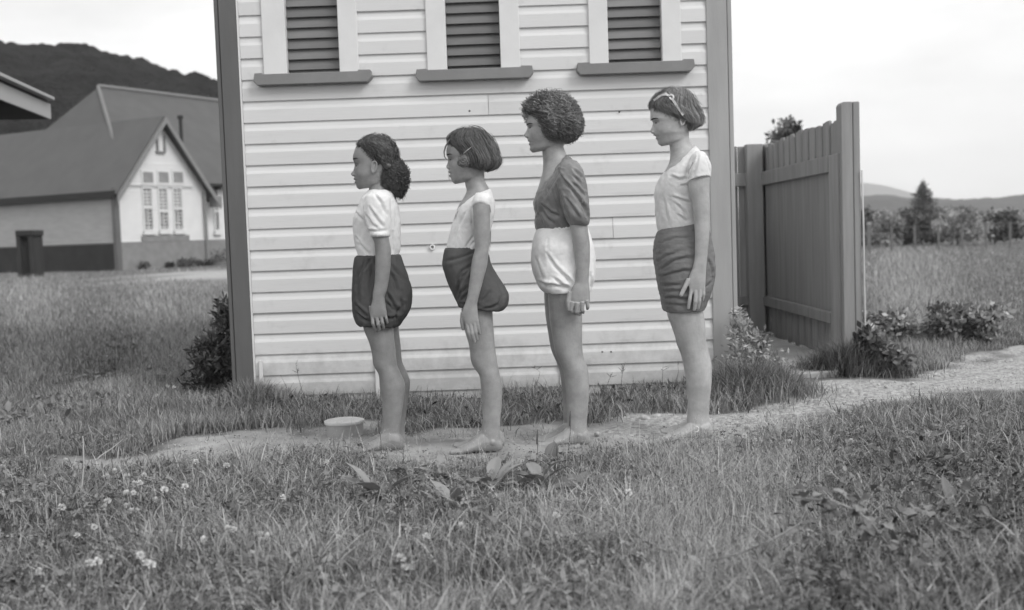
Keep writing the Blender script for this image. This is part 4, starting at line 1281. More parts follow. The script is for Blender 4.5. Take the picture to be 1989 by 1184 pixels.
# ---- first in line
Y1 = depth_at(755, 874)
G1 = dict(Y=Y1, foot=(750, 874), label='first person of the line in a white short-sleeved shirt and dark gathered bloomers', skin=SK1,
  prof=[(695.4, 283.4), (688.9, 291.7), (685.6, 307), (688.3, 320.5), (685.9, 330.7), (682.1, 337.6), (684.2, 341.4), (688.9, 343), (686.9, 347.6), (690.2, 350.4), (688.8, 353.6), (691.6, 357.6), (692.4, 362.6), (697.7, 367.6)],
  top=(731, 266), back=(769, 302), nape=(757, 346), ear=(730.5, 326),
  trunk=[(717, 358, 752, 346, .048), (717, 367, 756, 360, .049), (716, 373, 762, 372, .056), (707, 384, 767, 385, .10), (700, 397, 770, 398, .132), (692, 413, 773, 412, .134), (688, 431, 775, 430, .124), (690, 455, 775, 455, .114), (693, 478, 774, 478, .105), (697, 498, 771, 497, .104), (695, 520, 776, 518, .118), (693, 550, 786, 548, .135), (695, 590, 788, 585, .14), (704, 616, 778, 613, .125), (716, 630, 766, 628, .10)],
  leg_f=[(712, 590), (709, 610), (705, 629), (718, 668), (722.3, 686), (725, 707), (735.7, 728), (738.6, 757), (742.8, 781), (742.8, 820), (739.5, 846), (739, 858)],
  leg_b=[(775, 590), (768, 612), (764, 631), (768.4, 679), (771, 707), (776.5, 721), (787, 749.5), (783.6, 781), (778.3, 817), (775.5, 838), (777, 858)],
  leg_w=[.074, .072, .066, .058, .050, .049, .051, .046, .037, .031, .033], far_leg=(0.012, 0), knee=(725, 705),
  foot_near=((786, 874), .232, .22, 0.0), foot_far=((790, 868), .232, -.05, 0),
  arm_off=.165, arm_f=[(716, 382), (711, 400), (716, 430), (721.6, 457.6), (728, 476.5), (729, 500), (728.7, 520), (727, 551), (723.5, 576), (723.8, 584)],
  arm_b=[(750, 382), (756, 400), (757, 430), (755, 457.6), (759.4, 486), (759, 505), (758.3, 520), (752, 561), (747, 579), (747, 584)], arm_w=[.036, .040, .039, .036, .035, .033, .028, .022, .018],
  palm=[(724, 576, 747, 576, .018), (722, 588, 748.5, 587, .018), (718.7, 600, 750.3, 599, .017), (718.7, 611, 752, 608, .015), (721, 619, 751, 614, .011)],
  fingers=[(((723.0, 612, 0), (724.5, 628, -.004), (731.5, 642, .016)), .0072), (((731.5, 613, -.003), (734.5, 630, -.007), (737.5, 639.5, .010)), .0075), (((740, 611, -.003), (743, 627, -.006), (745.3, 637, .010)), .0072), (((747.8, 606, 0), (750.4, 619, -.002), (752.3, 626.5, .008)), .0063), (((721, 594, .006), (719.8, 610, .016), (723, 622, .022)), .0085)],
  shirt=[(717, 368.5, 763, 369, .058), (709, 377, 767, 379, .105), (702, 387, 770, 390, .146), (697, 399, 773, 400, .152), (690, 414, 776, 414, .148), (685, 431, 778.3, 430, .137), (687, 453, 778.3, 454, .127), (690.5, 477, 777, 478, .119), (695, 497, 774, 497, .115), (696, 512, 774, 511, .112)],
  sleeve=[(722, 372, 748, 372, .034), (709, 381, 757, 384, .056), (705.5, 400, 759, 404, .062), (710, 428, 759.5, 430, .062), (715, 445, 758.5, 447, .060), (718, 450.5, 758.5, 451.5, .064), (719.5, 457, 758, 457.5, .064), (721.5, 459.5, 756, 459.5, .054)],
  shirt_mat=C_white, shorts_mat=C_dark,
  shorts=[[(692, 500, 775.5, 496, .117), (689.5, 513, 780, 509, .130), (687.7, 540, 790.5, 538, .144), (686.5, 570, 799.2, 568, .152), (687.5, 595, 797, 592, .155), (690, 610, 790.5, 608, .154), (694, 622, 781, 621, .150), (702, 628.5, 772, 631, .143)]],
  band=[(692.5, 496, 775, 492.5, .118), (691.3, 500, 776.5, 497, .122), (691.5, 505, 777, 502, .122)])
G1['shirt_folds'] = fold_shirt(at_y(730, 430, Y1)[0], 0.0026, -0.5)
z_a, z_b = at_y(740, 498, Y1)[2], at_y(740, 630, Y1)[2]
G1['shorts_folds'] = fold_bloomers(at_y(742, 560, Y1)[0], Y1, z_a, z_b, 0.0060, 8, 0.5, 1.0)
G1['shorts_lines'] = [[(710, 507), (694, 537), (691, 560)], [(720, 505), (705, 526), (698.6, 552), (696, 586)], [(761.7, 515), (777, 534), (790, 549), (794, 567)], [(758, 526), (769, 545), (773, 567)], [1.2, (754, 567), (765.5, 590), (779, 605)], [(752, 584), (765, 598), (777, 607)], [(780.5, 579), (782, 592), (778, 603)], [(691, 590), (703, 602), (718, 616)], [(752, 615), (762, 617), (773, 615)], [(693, 606), (706, 617), (722, 624)], [(770, 625), (772, 612), (786, 590)], [.7, (728, 508), (722, 540), (718, 580)]]
G1['shirt_lines'] = [[1.1, (733, 378), (746.4, 396), (753.5, 417)], [(704, 389), (708, 410), (712, 432), (718, 453)], [(687, 410), (704, 427)], [(689, 460), (700, 474), (711, 487)], [(693, 472), (704, 482), (718, 494)], [.8, (767.7, 400), (768, 440), (769, 480)], [(762, 450), (763, 470), (763, 492)], [.8, (718, 448), (738, 449.5), (757, 448)], [(722.8, 403), (739, 427), (751, 443)], [.7, (714, 415), (728, 436), (742, 446)]]
r1 = person(G1)
cap1 = [(731, 261.5, 736, 261.5, .012), (714, 266, 752, 267, .050), (703, 273, 763, 276, .070), (695.2, 282, 770, 287, .079), (700, 291, 773.3, 297, .081), (708, 300, 774, 306, .0815), (715, 308, 773.5, 313, .080), (722, 316, 773, 317, .078), (737, 325, 772, 322, .074), (741, 333, 771, 329, .066)]
tail1 = [(741, 316, 774, 311, .046), (737, 328, 783, 321, .054), (736, 341, 787.5, 335, .056), (738.5, 354, 787, 349, .052), (745, 364, 785, 361, .046), (754, 371.5, 782.5, 370, .036), (764, 377, 781.5, 378, .024), (770, 383, 780.5, 386, .012)]
s1 = hair_surface(cap1, Y1); t1 = hair_surface(tail1, Y1)
lk = [strands(s1, 1200, 12, 0.1, 1.4, .12, .62, .0011, (.0005, .004), .0045, 9, drift=1.5, slen=.30, seed=11),
      strands(s1, 1000, 12, -1.4, -0.1, .12, .62, .0011, (.0005, .004), .0045, 9, drift=-1.5, slen=.30, seed=12),
      strands(s1, 300, 10, 0, 6.28, .05, .9, .0020, (.001, .004), .004, 9, slen=.25, seed=13),
      strands(t1, 1900, 14, 0, 6.28, .0, .98, .0012, (.0, .007), .008, 9, slen=.40, seed=14, curl=.0055),
      strands(t1, 46, 14, 2.3, 4.0, .2, .85, .0012, (.008, .022), .010, 11, slen=.40, seed=15, curl=.009),
      strands(s1, 260, 12, 0, 6.28, .0, .9, .0007, (.002, .010), .006, 8, slen=.25, seed=18),
      strands(t1, 500, 14, 0, 6.28, .0, .98, .0008, (.002, .016), .009, 10, slen=.35, seed=19, curl=.007),
      hairline_wisps(s1, root_bvh[r1.name], 170, -1.7, 1.7, .2, .85, 17, (-1, 0, -.5), .0012, .018),
      strands(s1, 40, 9, -1.0, 1.0, .1, .26, .0010, (.002, .008), .004, 9, slen=.1, seed=16)]
hair_object(r1, [cap1, tail1], Y1, lk, H1, 0.0055, 42)

# ---- second in line
Y2 = depth_at(925, 878)
G2 = dict(Y=Y2, foot=(925, 878), gaze=-.3, label='second person of the line, chin lowered, in a white V-neck top and dark bloomers', skin=SK2,
  prof=[(870.4, 279), (867.3, 289.7), (866.9, 299.1), (870.2, 309), (868.9, 316.9), (867.4, 322.8), (869.4, 328), (872.7, 329.6), (870.6, 334), (874.6, 337.4), (871.7, 341.4), (875.7, 345.3), (877, 350.5), (883.5, 357.3)],
  top=(905, 255), back=(951, 302), nape=(941, 342), ear=(912, 318), show_ear=False,
  trunk=[(903, 350, 939.5, 336, .047), (904, 360, 941.5, 350, .047), (906.5, 369, 948, 362, .049), (903, 379, 954, 374, .060), (897, 389, 957, 385, .092), (890, 401, 959, 397, .122), (885, 415, 960, 412, .126), (879, 434, 954, 434, .117), (874, 457, 949.5, 456, .108), (869, 483, 949.5, 482, .104), (868, 510, 951, 508, .114), (874, 540, 960, 536, .130), (884, 570, 962, 566, .135), (894, 590, 958, 590, .122), (906, 604, 950, 604, .09)],
  leg_f=[(905, 560), (902, 580), (896, 594.5), (897.4, 623), (903, 643), (911.7, 675), (913.8, 695), (917.5, 709), (926, 721), (931.9, 732), (934.7, 761), (937, 790), (937.6, 818.5), (936, 836), (934, 858)],
  leg_b=[(960, 560), (957, 580), (956.8, 603), (958.6, 632), (962, 675), (966.3, 703.6), (972, 732), (975.8, 755), (974.9, 784), (972, 812.7), (971, 836), (974, 858)],
  leg_w=[.072, .070, .064, .056, .049, .048, .050, .045, .036, .030, .032], far_leg=(-0.004, 0), knee=(916, 702),
  foot_near=((976.5, 880), .234, .06, 0), foot_far=((981, 870), .234, .10, 0),
  arm_off=.157, arm_f=[(923, 383), (918, 397), (918.9, 414.5), (920.6, 457), (922, 483.6), (917, 503), (912, 543), (907.4, 576), (902, 594), (901.5, 600)],
  arm_b=[(950, 383), (953, 400), (952, 414.5), (952, 457), (949, 487), (947, 510), (937, 549.5), (928.8, 582), (926.6, 594), (927, 600)], arm_w=[.034, .037, .036, .034, .033, .031, .027, .022, .018],
  palm=[(903, 590, 927, 590, .018), (898.5, 602, 928, 602, .018), (897, 613, 929, 612, .016), (901, 624, 929.5, 621, .014), (904, 632, 928.5, 628, .010)],
  fingers=[(((905.8, 624, 0), (910.3, 645, -.004), (915, 660, .006)), .0072), (((913.3, 626, -.003), (917.2, 648, -.006), (921.8, 664, .006)), .0074), (((920.6, 625, -.003), (923.6, 645, -.005), (926.7, 659, .006)), .0070), (((926.8, 621, 0), (929.3, 637, -.002), (932, 648.5, .006)), .0061), (((899, 606, .004), (897.2, 622, .008), (899.8, 639, .012)), .0085)],
  shirt=[(897, 389.5, 953, 366.5, .064), (893.3, 398, 956, 376, .108), (889, 406, 959, 386, .145), (885, 416, 961.5, 398, .150), (882, 426, 961, 414, .144), (877.5, 437, 956, 434, .130), (872.5, 457, 951, 456, .119), (867, 482, 951, 480, .113), (867, 498, 950, 497, .11)],
  sleeve=[(925, 374, 947, 375, .027, 2.0, 0), (919.5, 383, 954, 385, .045, 2.0, 0), (916.8, 394, 955, 398, .049, 2.0, .012), (916.3, 404, 954, 409, .047, 2.0, .028)],
  shirt_mat=C_white, shorts_mat=C_dark2,
  shorts=[[(864.5, 483.8, 947, 481, .112), (862, 497, 949, 496, .128), (860.5, 513, 952, 510, .138), (865, 530, 961, 528, .147), (870, 545, 970, 543, .148), (878, 563, 980.5, 560, .150), (885, 578, 987, 575, .150), (890, 588, 985, 589, .147), (894, 593.5, 973, 600.5, .141)]],
  band=[(864.8, 481, 946.5, 478.5, .114), (864, 485, 947.5, 482, .117), (863.5, 489, 948, 487, .118)])
G2['shirt_folds'] = fold_shirt(at_y(915, 430, Y2)[0], 0.0020, 0.35)
z_a, z_b = at_y(910, 482, Y2)[2], at_y(925, 602, Y2)[2]
G2['shorts_folds'] = fold_bloomers(at_y(925, 545, Y2)[0], Y2, z_a, z_b, 0.0048, 5, 0.6, 3.0, .3)
G2['shorts_lines'] = [[(924, 488), (895.5, 499), (866, 507)], [1.1, (920, 511), (897, 526), (889, 541), (887, 568)], [1.1, (916, 517), (899, 537), (889, 560), (886, 581)], [(912.5, 552), (896, 568), (888, 584)], [(908.7, 567), (895.5, 585)], [(970, 556), (977, 573), (967, 597)], [.6, (936, 584), (946, 574), (956, 562)], [.7, (895, 589), (912, 590), (930, 592)], [.8, (940, 598), (956, 596), (972, 590)], [.6, (952, 520), (963, 540), (972, 562)]]
G2['shirt_lines'] = [[(920, 458), (912, 470), (905, 481)], [(921, 467), (915, 476), (910, 483)], [1.1, (914, 404), (917, 420), (919, 440)], [.7, (893, 398), (884, 420), (878, 444)], [.6, (940, 370), (950, 385), (957, 402)], [.6, (890, 440), (884, 462), (880, 482)], [.6, (905, 410), (897, 428), (890, 440)]]
r2 = person(G2)
cap2 = [(905, 249.5, 911, 249.5, .010), (893, 253.5, 930, 254, .050), (880, 261.5, 944, 262, .073), (871.5, 271, 952, 271, .083), (874, 280, 958, 280, .088), (881, 289, 963, 290, .091), (888, 299, 966, 299, .092), (890, 308, 971.5, 310, .094), (893, 316, 969, 318, .091), (901, 322, 962, 325, .085), (915, 326, 953, 328, .073), (928, 329, 945, 331, .055)]
s2 = hair_surface(cap2, Y2)
q2 = lambda pts: [np.array(p) for p in pts]
ex = MB()
for dy in (-.045, -.02, .01, .035):
    P = [at_y(x, y, Y2 + dy) for x, y in ((882, 266), (872, 273), (865.5, 284), (862.5, 295), (863.5, 304), (868.5, 310.5))]
    ex.tube(P, [.005, .0045, .004, .0034, .0026, .001], 6)
for i in range(60):
    a = RNG.uniform(0, 6.28); r = RNG.uniform(0.2, 1.0); b0 = RNG.uniform(0, 6.28)
    cx, cy = 899 + 8 * math.cos(a) * r, 312 + 8 * math.sin(a) * r
    P = [at_y(cx + 6 * math.cos(b0 + t * .55), cy + 5 * math.sin(b0 + t * .55), Y2 - .088 - .012 * (1 - r * r)) for t in range(7)]
    ex.tube(P, [.001, .0018, .002, .002, .002, .0018, .001], 5)
lk = [strands(s2, 2600, 14, 0, 6.28, .02, .98, .0011, (.0004, .0055), .0022, 5, drift=0.25, slen=.75, seed=21),
      strands(s2, 900, 12, 0.5, 5.8, .3, 1.0, .0014, (.001, .008), .003, 6, drift=-.15, slen=.6, seed=22),
      strands(s2, 60, 12, 1.8, 4.5, .0, .9, .0011, (.006, .018), .005, 5, slen=.5, seed=23),
      strands(s2, 420, 12, 0, 6.28, .0, 1.0, .0007, (.002, .013), .005, 5, slen=.6, seed=26),
      hairline_wisps(s2, root_bvh[r2.name], 150, -1.7, 1.7, .2, .9, 24, (-.7, 0, -.8), .0012, .02)]
hair_object(r2, [cap2], Y2, lk, H2, 0.0025, 30, extra=ex)
MB().tube([at_y(899.8, 298, Y2 - .097), at_y(909, 290.2, Y2 - .0995), at_y(918.5, 283, Y2 - .097)], .0013, 6).build('hairpin', mat('hairpin_metal', 0.6, rough=0.3), r2, smooth=True)

# ---- third in line
Y3 = depth_at(1110, 857)
G3 = dict(Y=Y3, foot=(1112, 857), label='third person of the line in dark blouse and white bloomers', skin=SK3,
  prof=[(1024.8, 220), (1022.8, 228.2), (1021.6, 240), (1024, 247), (1022, 254), (1018.3, 262), (1021.8, 267), (1024.8, 269.6), (1025.4, 273.6), (1028.2, 276.2), (1027, 279.9), (1029.6, 283.2), (1028.7, 289.7), (1034.5, 296.4)],
  top=(1069, 191), back=(1108, 238), nape=(1095, 280), ear=(1066, 256), show_ear=False,
  trunk=[(1053, 292, 1092.5, 274, .049), (1054, 303, 1095, 286, .050), (1055, 316, 1100, 298, .053), (1054, 332, 1107, 309, .068), (1050.5, 346, 1116, 322, .105), (1047, 358, 1124, 337, .135), (1042, 375, 1131, 356, .140), (1039, 395, 1133, 380, .132), (1043, 415, 1133, 405, .120), (1044, 440, 1135, 436, .112), (1043, 460, 1139, 455, .122), (1038, 500, 1146, 497, .140), (1043, 535, 1145, 530, .146), (1053, 558, 1140, 556, .138), (1070, 578, 1126, 578, .10)],
  leg_f=[(1070, 530), (1068, 545), (1064, 561), (1066.5, 610), (1072, 648), (1078, 682), (1089, 709), (1095, 725), (1098, 747), (1100.7, 781), (1102.6, 826), (1101, 845)],
  leg_b=[(1142, 530), (1138, 548), (1134, 570), (1131, 606), (1131, 667), (1133, 690), (1142.5, 720), (1144.4, 750.5), (1142.5, 792), (1140, 826), (1142, 845)],
  leg_w=[.080, .078, .070, .062, .054, .052, .053, .047, .038, .032, .034], far_leg=(-0.014, 0), knee=(1082, 692),
  foot_near=((1147, 860), .245, .06, 0), foot_far=((1137, 852), .245, .10, 0),
  arm_off=.172, arm_f=[(1097, 316), (1092, 340), (1098, 380), (1104, 420), (1108, 445), (1112, 470), (1116, 500), (1117.8, 520), (1117.8, 540), (1116.5, 553)],
  arm_b=[(1125, 316), (1132, 340), (1138, 380), (1141, 420), (1142, 445), (1146, 477), (1146, 500), (1144.5, 526), (1143.6, 545), (1143.8, 553)], arm_w=[.036, .042, .042, .040, .038, .035, .031, .025, .021],
  palm=[(1117, 548, 1143.8, 548, .021), (1110, 560, 1145, 560, .022), (1106, 573, 1146, 572, .021), (1107, 583, 1146, 581, .020), (1109, 589, 1145, 586, .016)],
  fingers=[(((1112.5, 586, -.012), (1108.5, 602, -.010), (1118, 609, .020)), .0088), (((1121.5, 587, -.015), (1119.5, 605, -.012), (1126, 610, .020)), .0088), (((1131, 585.5, -.014), (1131, 602, -.010), (1133, 606, .020)), .0084), (((1140, 583, -.010), (1141.5, 595, -.006), (1141, 599, .018)), .0076), (((1107, 566, -.004), (1103, 585, -.008), (1105, 603, -.006)), .0088)],
  shirt=[(1049.5, 361, 1101, 300, .076), (1047, 366, 1110, 308, .118), (1044, 372, 1119, 318, .152), (1040, 382, 1128, 335, .166), (1036, 395, 1135, 356, .166), (1037.5, 405, 1138, 375, .160), (1040.5, 415, 1139, 395, .150), (1039.5, 430, 1139, 420, .140), (1040, 440, 1139, 438, .132), (1044, 447, 1138, 446, .124)],
  sleeve=[(1092, 311, 1121, 311, .032), (1084, 325, 1131, 327, .058), (1082, 345, 1137, 348, .068), (1085, 370, 1141, 372, .071), (1090, 395, 1143.5, 396, .073), (1096, 416, 1144.5, 418, .071), (1102, 429, 1144, 430, .062), (1107, 436.5, 1142, 436, .048)], sleeve_in=.0,
  shirt_mat=C_blouse, shorts_mat=C_white2,
  shorts=[[(1043, 444.5, 1141, 441, .125), (1037, 462, 1147, 460, .150), (1033, 485, 1152.5, 482, .165), (1032.3, 507, 1155.5, 505, .160), (1035, 525, 1155, 522, .162), (1040, 540, 1153, 538, .161), (1046, 554, 1149, 552, .157), (1054, 563, 1145, 563, .150), (1061, 566.5, 1138, 567, .146)]],
  band=[(1043.5, 440.5, 1140, 437, .128), (1042.5, 445, 1141.5, 442, .131), (1041.5, 449, 1142, 447, .132)])
G3['shirt_folds'] = fold_shirt(at_y(1085, 380, Y3)[0], 0.0040, 0.55, 19)
z_a, z_b = at_y(1090, 442, Y3)[2], at_y(1090, 567, Y3)[2]
G3['shorts_folds'] = fold_bloomers(at_y(1093, 505, Y3)[0], Y3, z_a, z_b, 0.0045, 7, 0.4, 7.0, .1)
G3['shorts_lines'] = [[.25, (1063, 458), (1062, 472), (1061, 486)], [.8, (1061, 492), (1077, 517), (1098, 539), (1114, 553)], [(1043, 546), (1063, 552), (1088, 556), (1106, 562)], [(1075, 539), (1092, 553), (1106, 558)], [(1049, 551), (1060, 556), (1070, 556)], [(1146, 530), (1148, 548), (1148, 562)], [.7, (1096, 532), (1106, 546), (1114, 560)], [.6, (1040, 500), (1046, 522), (1052, 540)]]
G3['shirt_lines'] = [[1.5, (1081, 332), (1091, 352), (1111, 375), (1131, 403), (1139, 424)], [1.2, (1053, 398), (1068, 413), (1085, 420)], [1.2, (1051, 404), (1061, 423), (1077, 435)], [(1068.6, 362), (1076, 390), (1089, 413)], [(1096, 386), (1109, 406), (1122, 425)], [.8, (1109, 330), (1125, 345), (1134, 366)], [.8, (1111, 345), (1122, 356), (1131, 370)], [.8, (1108, 358), (1120, 368), (1131, 382)], [(1083, 340), (1066, 366), (1054, 388)], [(1084, 372), (1096, 410), (1106, 434)], [.8, (1046, 412), (1052, 428), (1056, 442)]]
r3 = person(G3)
cap3 = [(1066, 184.5, 1078, 184.5, .012), (1050, 188.5, 1093, 190, .052), (1036, 197, 1104, 199, .077), (1024, 207, 1116, 209, .094), (1023, 216, 1120, 219, .101), (1036, 225, 1124.5, 229, .104), (1045, 236, 1127, 240, .107), (1049, 246, 1126, 249, .105), (1052, 256, 1120, 258, .099), (1058, 264, 1112, 266, .088), (1072, 269.5, 1104, 271, .070), (1084, 272, 1096, 274, .04)]
s3 = hair_surface(cap3, Y3)
lk = [strands(s3, 2800, 14, 0, 6.28, .0, 1.0, .0012, (-.003, .010), .009, 8, slen=.30, seed=31, curl=.0085),
      strands(s3, 600, 14, 0, 6.28, .02, .98, .0014, (.003, .016), .010, 10, slen=.22, seed=32, curl=.009),
      strands(s3, 170, 14, 0, 6.28, .0, .65, .0013, (.010, .028), .011, 11, slen=.24, seed=33, curl=.010),
      strands(s3, 1700, 14, 0, 6.28, .0, .98, .0007, (.0, .017), .010, 10, slen=.24, seed=36, curl=.009),
      hairline_wisps(s3, root_bvh[r3.name], 150, -1.7, 1.7, .2, .9, 34, (-1, 0, -.4), .0013, .02)]
ex = MB()
for i in range(34):
    x0, y0 = RNG.uniform(1018, 1030), RNG.uniform(206, 222); dy = RNG.uniform(-.05, .05)
    P = [at_y(x0 - .35 * t + 3.0 * math.cos(t * .9 + i), y0 + 1.9 * t + 2.6 * math.sin(t * .9 + i), Y3 + dy) for t in range(9)]
    ex.tube(P, [.001, .0018, .002, .002, .002, .002, .0018, .0015, .0007], 5)
hair_object(r3, [cap3], Y3, lk, H3, 0.010, 30, extra=ex, inset=.006)

# ---- fourth in line
Y4 = depth_at(1330, 843)
G4 = dict(Y=Y4, foot=(1330, 843), label='fourth person of the line in pale ribbon, white top and fitted dark shorts', skin=SK4,
  prof=[(1262.6, 211), (1263.4, 220.6), (1263.2, 230), (1267.7, 237.7), (1266.2, 245.4), (1263.8, 254.5), (1266.2, 258.6), (1269.8, 259.4), (1269.3, 262), (1274.6, 265.2), (1273.8, 268.2), (1276.8, 272.6), (1278.6, 279.1), (1285, 284)],
  top=(1312, 177), back=(1349, 222), nape=(1338, 262), ear=(1321.5, 236),
  trunk=[(1300, 276, 1336, 254, .047), (1301, 286, 1338, 266, .048), (1302, 301, 1342, 277, .050), (1300, 315, 1349, 287, .064), (1294, 328, 1358, 298, .102), (1287, 340, 1364, 311, .134), (1280, 352, 1369, 328, .139), (1275, 376, 1371, 355, .131), (1276, 400, 1371, 385, .120), (1280, 443, 1369, 430, .112), (1280, 460, 1370, 450, .118), (1273, 496, 1377, 490, .137), (1279, 545, 1375, 540, .144), (1288, 585, 1366, 582, .138), (1298, 606, 1352, 606, .11)],
  leg_f=[(1306, 570), (1304, 590), (1295.5, 606), (1304, 632.8), (1311.7, 655.6), (1314.3, 667), (1323, 689.8), (1328.8, 716), (1333.3, 743), (1335.6, 781), (1334.5, 811), (1333, 830)],
  leg_b=[(1375, 570), (1370, 585), (1365, 600), (1368.7, 632.8), (1370.6, 663), (1376.3, 689.8), (1382, 716), (1382, 739), (1378, 784.7), (1377, 816), (1380, 830)],
  leg_w=[.080, .078, .070, .060, .053, .052, .053, .047, .038, .032, .034], far_leg=(0.022, 0), knee=(1316, 668),
  foot_near=((1384, 845), .245, .10, 0), foot_far=((1384, 838), .245, .12, 0),
  arm_off=.166, arm_f=[(1347, 304), (1338, 325), (1336, 345), (1336.4, 362.7), (1342.7, 388), (1347.8, 426), (1349.7, 458), (1349.7, 496), (1344.5, 523), (1343, 530)],
  arm_b=[(1368, 304), (1376.5, 325), (1378.5, 345), (1378, 362.7), (1379, 400), (1379.5, 430), (1377.4, 458), (1374.4, 492), (1371.4, 523), (1371, 530)], arm_w=[.034, .038, .038, .036, .034, .032, .028, .022, .018],
  palm=[(1345, 521, 1371.5, 521, .019), (1339, 535, 1371, 534, .019), (1336.5, 546, 1370.5, 546, .017), (1338, 558, 1370, 556, .014), (1340, 567, 1369, 562, .010)],
  fingers=[(((1343, 562, 0), (1339.6, 582, -.004), (1337, 598.5, .006)), .0076), (((1351.5, 564, -.003), (1350.4, 585, -.006), (1348.5, 601.5, .006)), .0078), (((1359.8, 562, -.003), (1358.8, 584, -.005), (1356, 599, .008)), .0074), (((1366.8, 558, 0), (1367, 571, -.002), (1364.5, 583, .010)), .0064), (((1338, 541, 0), (1329.5, 559, -.003), (1322.5, 573.5, -.003)), .0090)],
  shirt=[(1290.8, 333.5, 1350, 283, .068), (1288, 337, 1356, 290, .112), (1284, 343, 1363, 299, .150), (1278, 353, 1370, 313, .157), (1273, 368, 1374, 335, .152), (1271.5, 380, 1375, 360, .146), (1272.5, 400, 1375, 385, .136), (1274.5, 425, 1373, 412, .126), (1277.5, 444, 1371, 432, .12), (1281, 454, 1370, 446, .115)],
  sleeve=[(1352, 293, 1367, 295, .034, 2.0, 0), (1342, 305, 1376, 309, .056, 2.0, 0), (1336, 325, 1380.5, 326, .062, 2.0, 0), (1335, 342, 1380.5, 337, .063, 2.0, .006), (1333.5, 355, 1380, 345, .066, 2.0, .016)],
  shirt_mat=C_white, shorts_mat=C_dark3,
  shorts=[[(1279.4, 444.5, 1374, 430, .122), (1274, 460, 1378, 452, .138), (1270, 480, 1383, 475, .150), (1270, 498, 1386, 496, .155), (1273, 518, 1387, 516, .158), (1276, 538, 1386, 536, .158), (1280, 558, 1382, 556, .156), (1284.5, 578, 1376, 574, .152), (1288.5, 598, 1367, 594, .149), (1292, 605.5, 1364, 600, .147)]])
G4['shirt_folds'] = fold_shirt(at_y(1320, 380, Y4)[0], 0.0024, 0.6, 17)
G4['shorts_folds'] = fold_tight(0, 0.0026)
G4['crease'] = .0058
G4['shorts_lines'] = [[1.1, (1280, 526), (1305, 506), (1329, 500), (1346, 501)], [1.1, (1278, 540), (1301, 531), (1325, 525), (1344, 525)], [(1282, 556), (1300, 553), (1319, 552)], [1.1, (1285, 581), (1305, 577), (1329, 581), (1345, 580)], [.8, (1273, 512), (1290, 498), (1320, 486)], [.7, (1283, 567), (1306, 564), (1332, 566)], [.7, (1288, 592), (1310, 591), (1338, 594)], [.6, (1285, 470), (1310, 462), (1340, 462)], [(1372, 500), (1380, 520), (1384, 545)], [.9, (1360, 560), (1374, 553), (1384, 545)]]
G4['shirt_lines'] = [[1.1, (1343, 306), (1331, 334), (1327, 349)], [(1349, 305), (1341, 334), (1337, 350)], [1.1, (1300, 341), (1316, 350), (1333, 347)], [1.1, (1304, 382), (1324, 390), (1343, 396)], [(1309, 394), (1329, 413), (1337, 428)], [(1314, 416), (1324, 424), (1333, 430)], [.9, (1287, 376), (1293, 408), (1298, 436)], [.8, (1277, 386), (1281, 408), (1285, 430)], [.8, (1362, 306), (1370, 325), (1374, 342)], [.8, (1318, 362), (1332, 360), (1342, 366)]]
r4 = person(G4)
cap4 = [(1307, 170.5, 1316, 170.5, .010), (1292, 175, 1331, 176, .050), (1278, 183, 1341, 185, .070), (1268, 194, 1347, 195, .080), (1263, 205, 1352, 206, .083), (1268, 213, 1357, 214, .085), (1276, 219.5, 1361, 221, .085), (1289, 226.5, 1365, 228, .084), (1307, 233.5, 1365.5, 235, .081), (1326, 241, 1361, 242, .078), (1330, 248, 1349, 248, .066), (1333, 253.5, 1344, 254.5, .05)]
s4 = hair_surface(cap4, Y4)
lk = [strands(s4, 2400, 14, 0.0, 6.28, .02, .98, .0010, (.0004, .006), .0024, 5, drift=0.5, slen=.7, seed=41),
      strands(s4, 500, 13, 0.1, 1.6, .1, .7, .0015, (.0004, .005), .0026, 5, drift=1.2, slen=.45, seed=42),
      strands(s4, 500, 13, -1.6, -0.1, .1, .7, .0015, (.0004, .005), .0026, 5, drift=-1.2, slen=.45, seed=44),
      strands(s4, 40, 13, 2.4, 3.9, .2, .8, .0012, (.006, .018), .006, 5, slen=.35, seed=43),
      strands(s4, 420, 12, 0, 6.28, .0, 1.0, .0007, (.002, .012), .005, 5, drift=.5, slen=.5, seed=46),
      hairline_wisps(s4, root_bvh[r4.name], 260, -1.75, 1.75, .15, .9, 45, (-.8, 0, -.8), .0013, .026)]
ex = MB()
for i in range(14):                                            # wisps blown back
    x0, y0 = RNG.uniform(1336, 1350), RNG.uniform(186, 206)
    P = [at_y(x0 + 3.4 * t, y0 + 2.6 * t + 1.2 * math.sin(t * .8 + i), Y4 + RNG.uniform(-.004, .004) - .03 + .005 * i) for t in range(6)]
    ex.tube(P, [.0014, .0013, .0012, .0011, .0009, .0004], 5)
hair_object(r4, [cap4], Y4, lk, H4, 0.003, 30, extra=ex)
M_rib = cloth_mat('pale_ribbon', 0.66)
def ribbon(path, width, name='ribbon'):
    b = MB()
    P = [np.array(p) for p in path]
    for i in range(len(P) - 1):
        t = P[i + 1] - P[i]; t /= np.linalg.norm(t)
        a = np.cross(t, [0, -1, 0.0]); a /= np.linalg.norm(a) + 1e-9
        n_ = np.cross(a, t)
        w0 = width / 2
        b.prism([P[i] - a * w0, P[i + 1] - a * w0 + t * .001, P[i + 1] + a * w0 + t * .001, P[i] + a * w0], n_ * 0.0022)
    return b
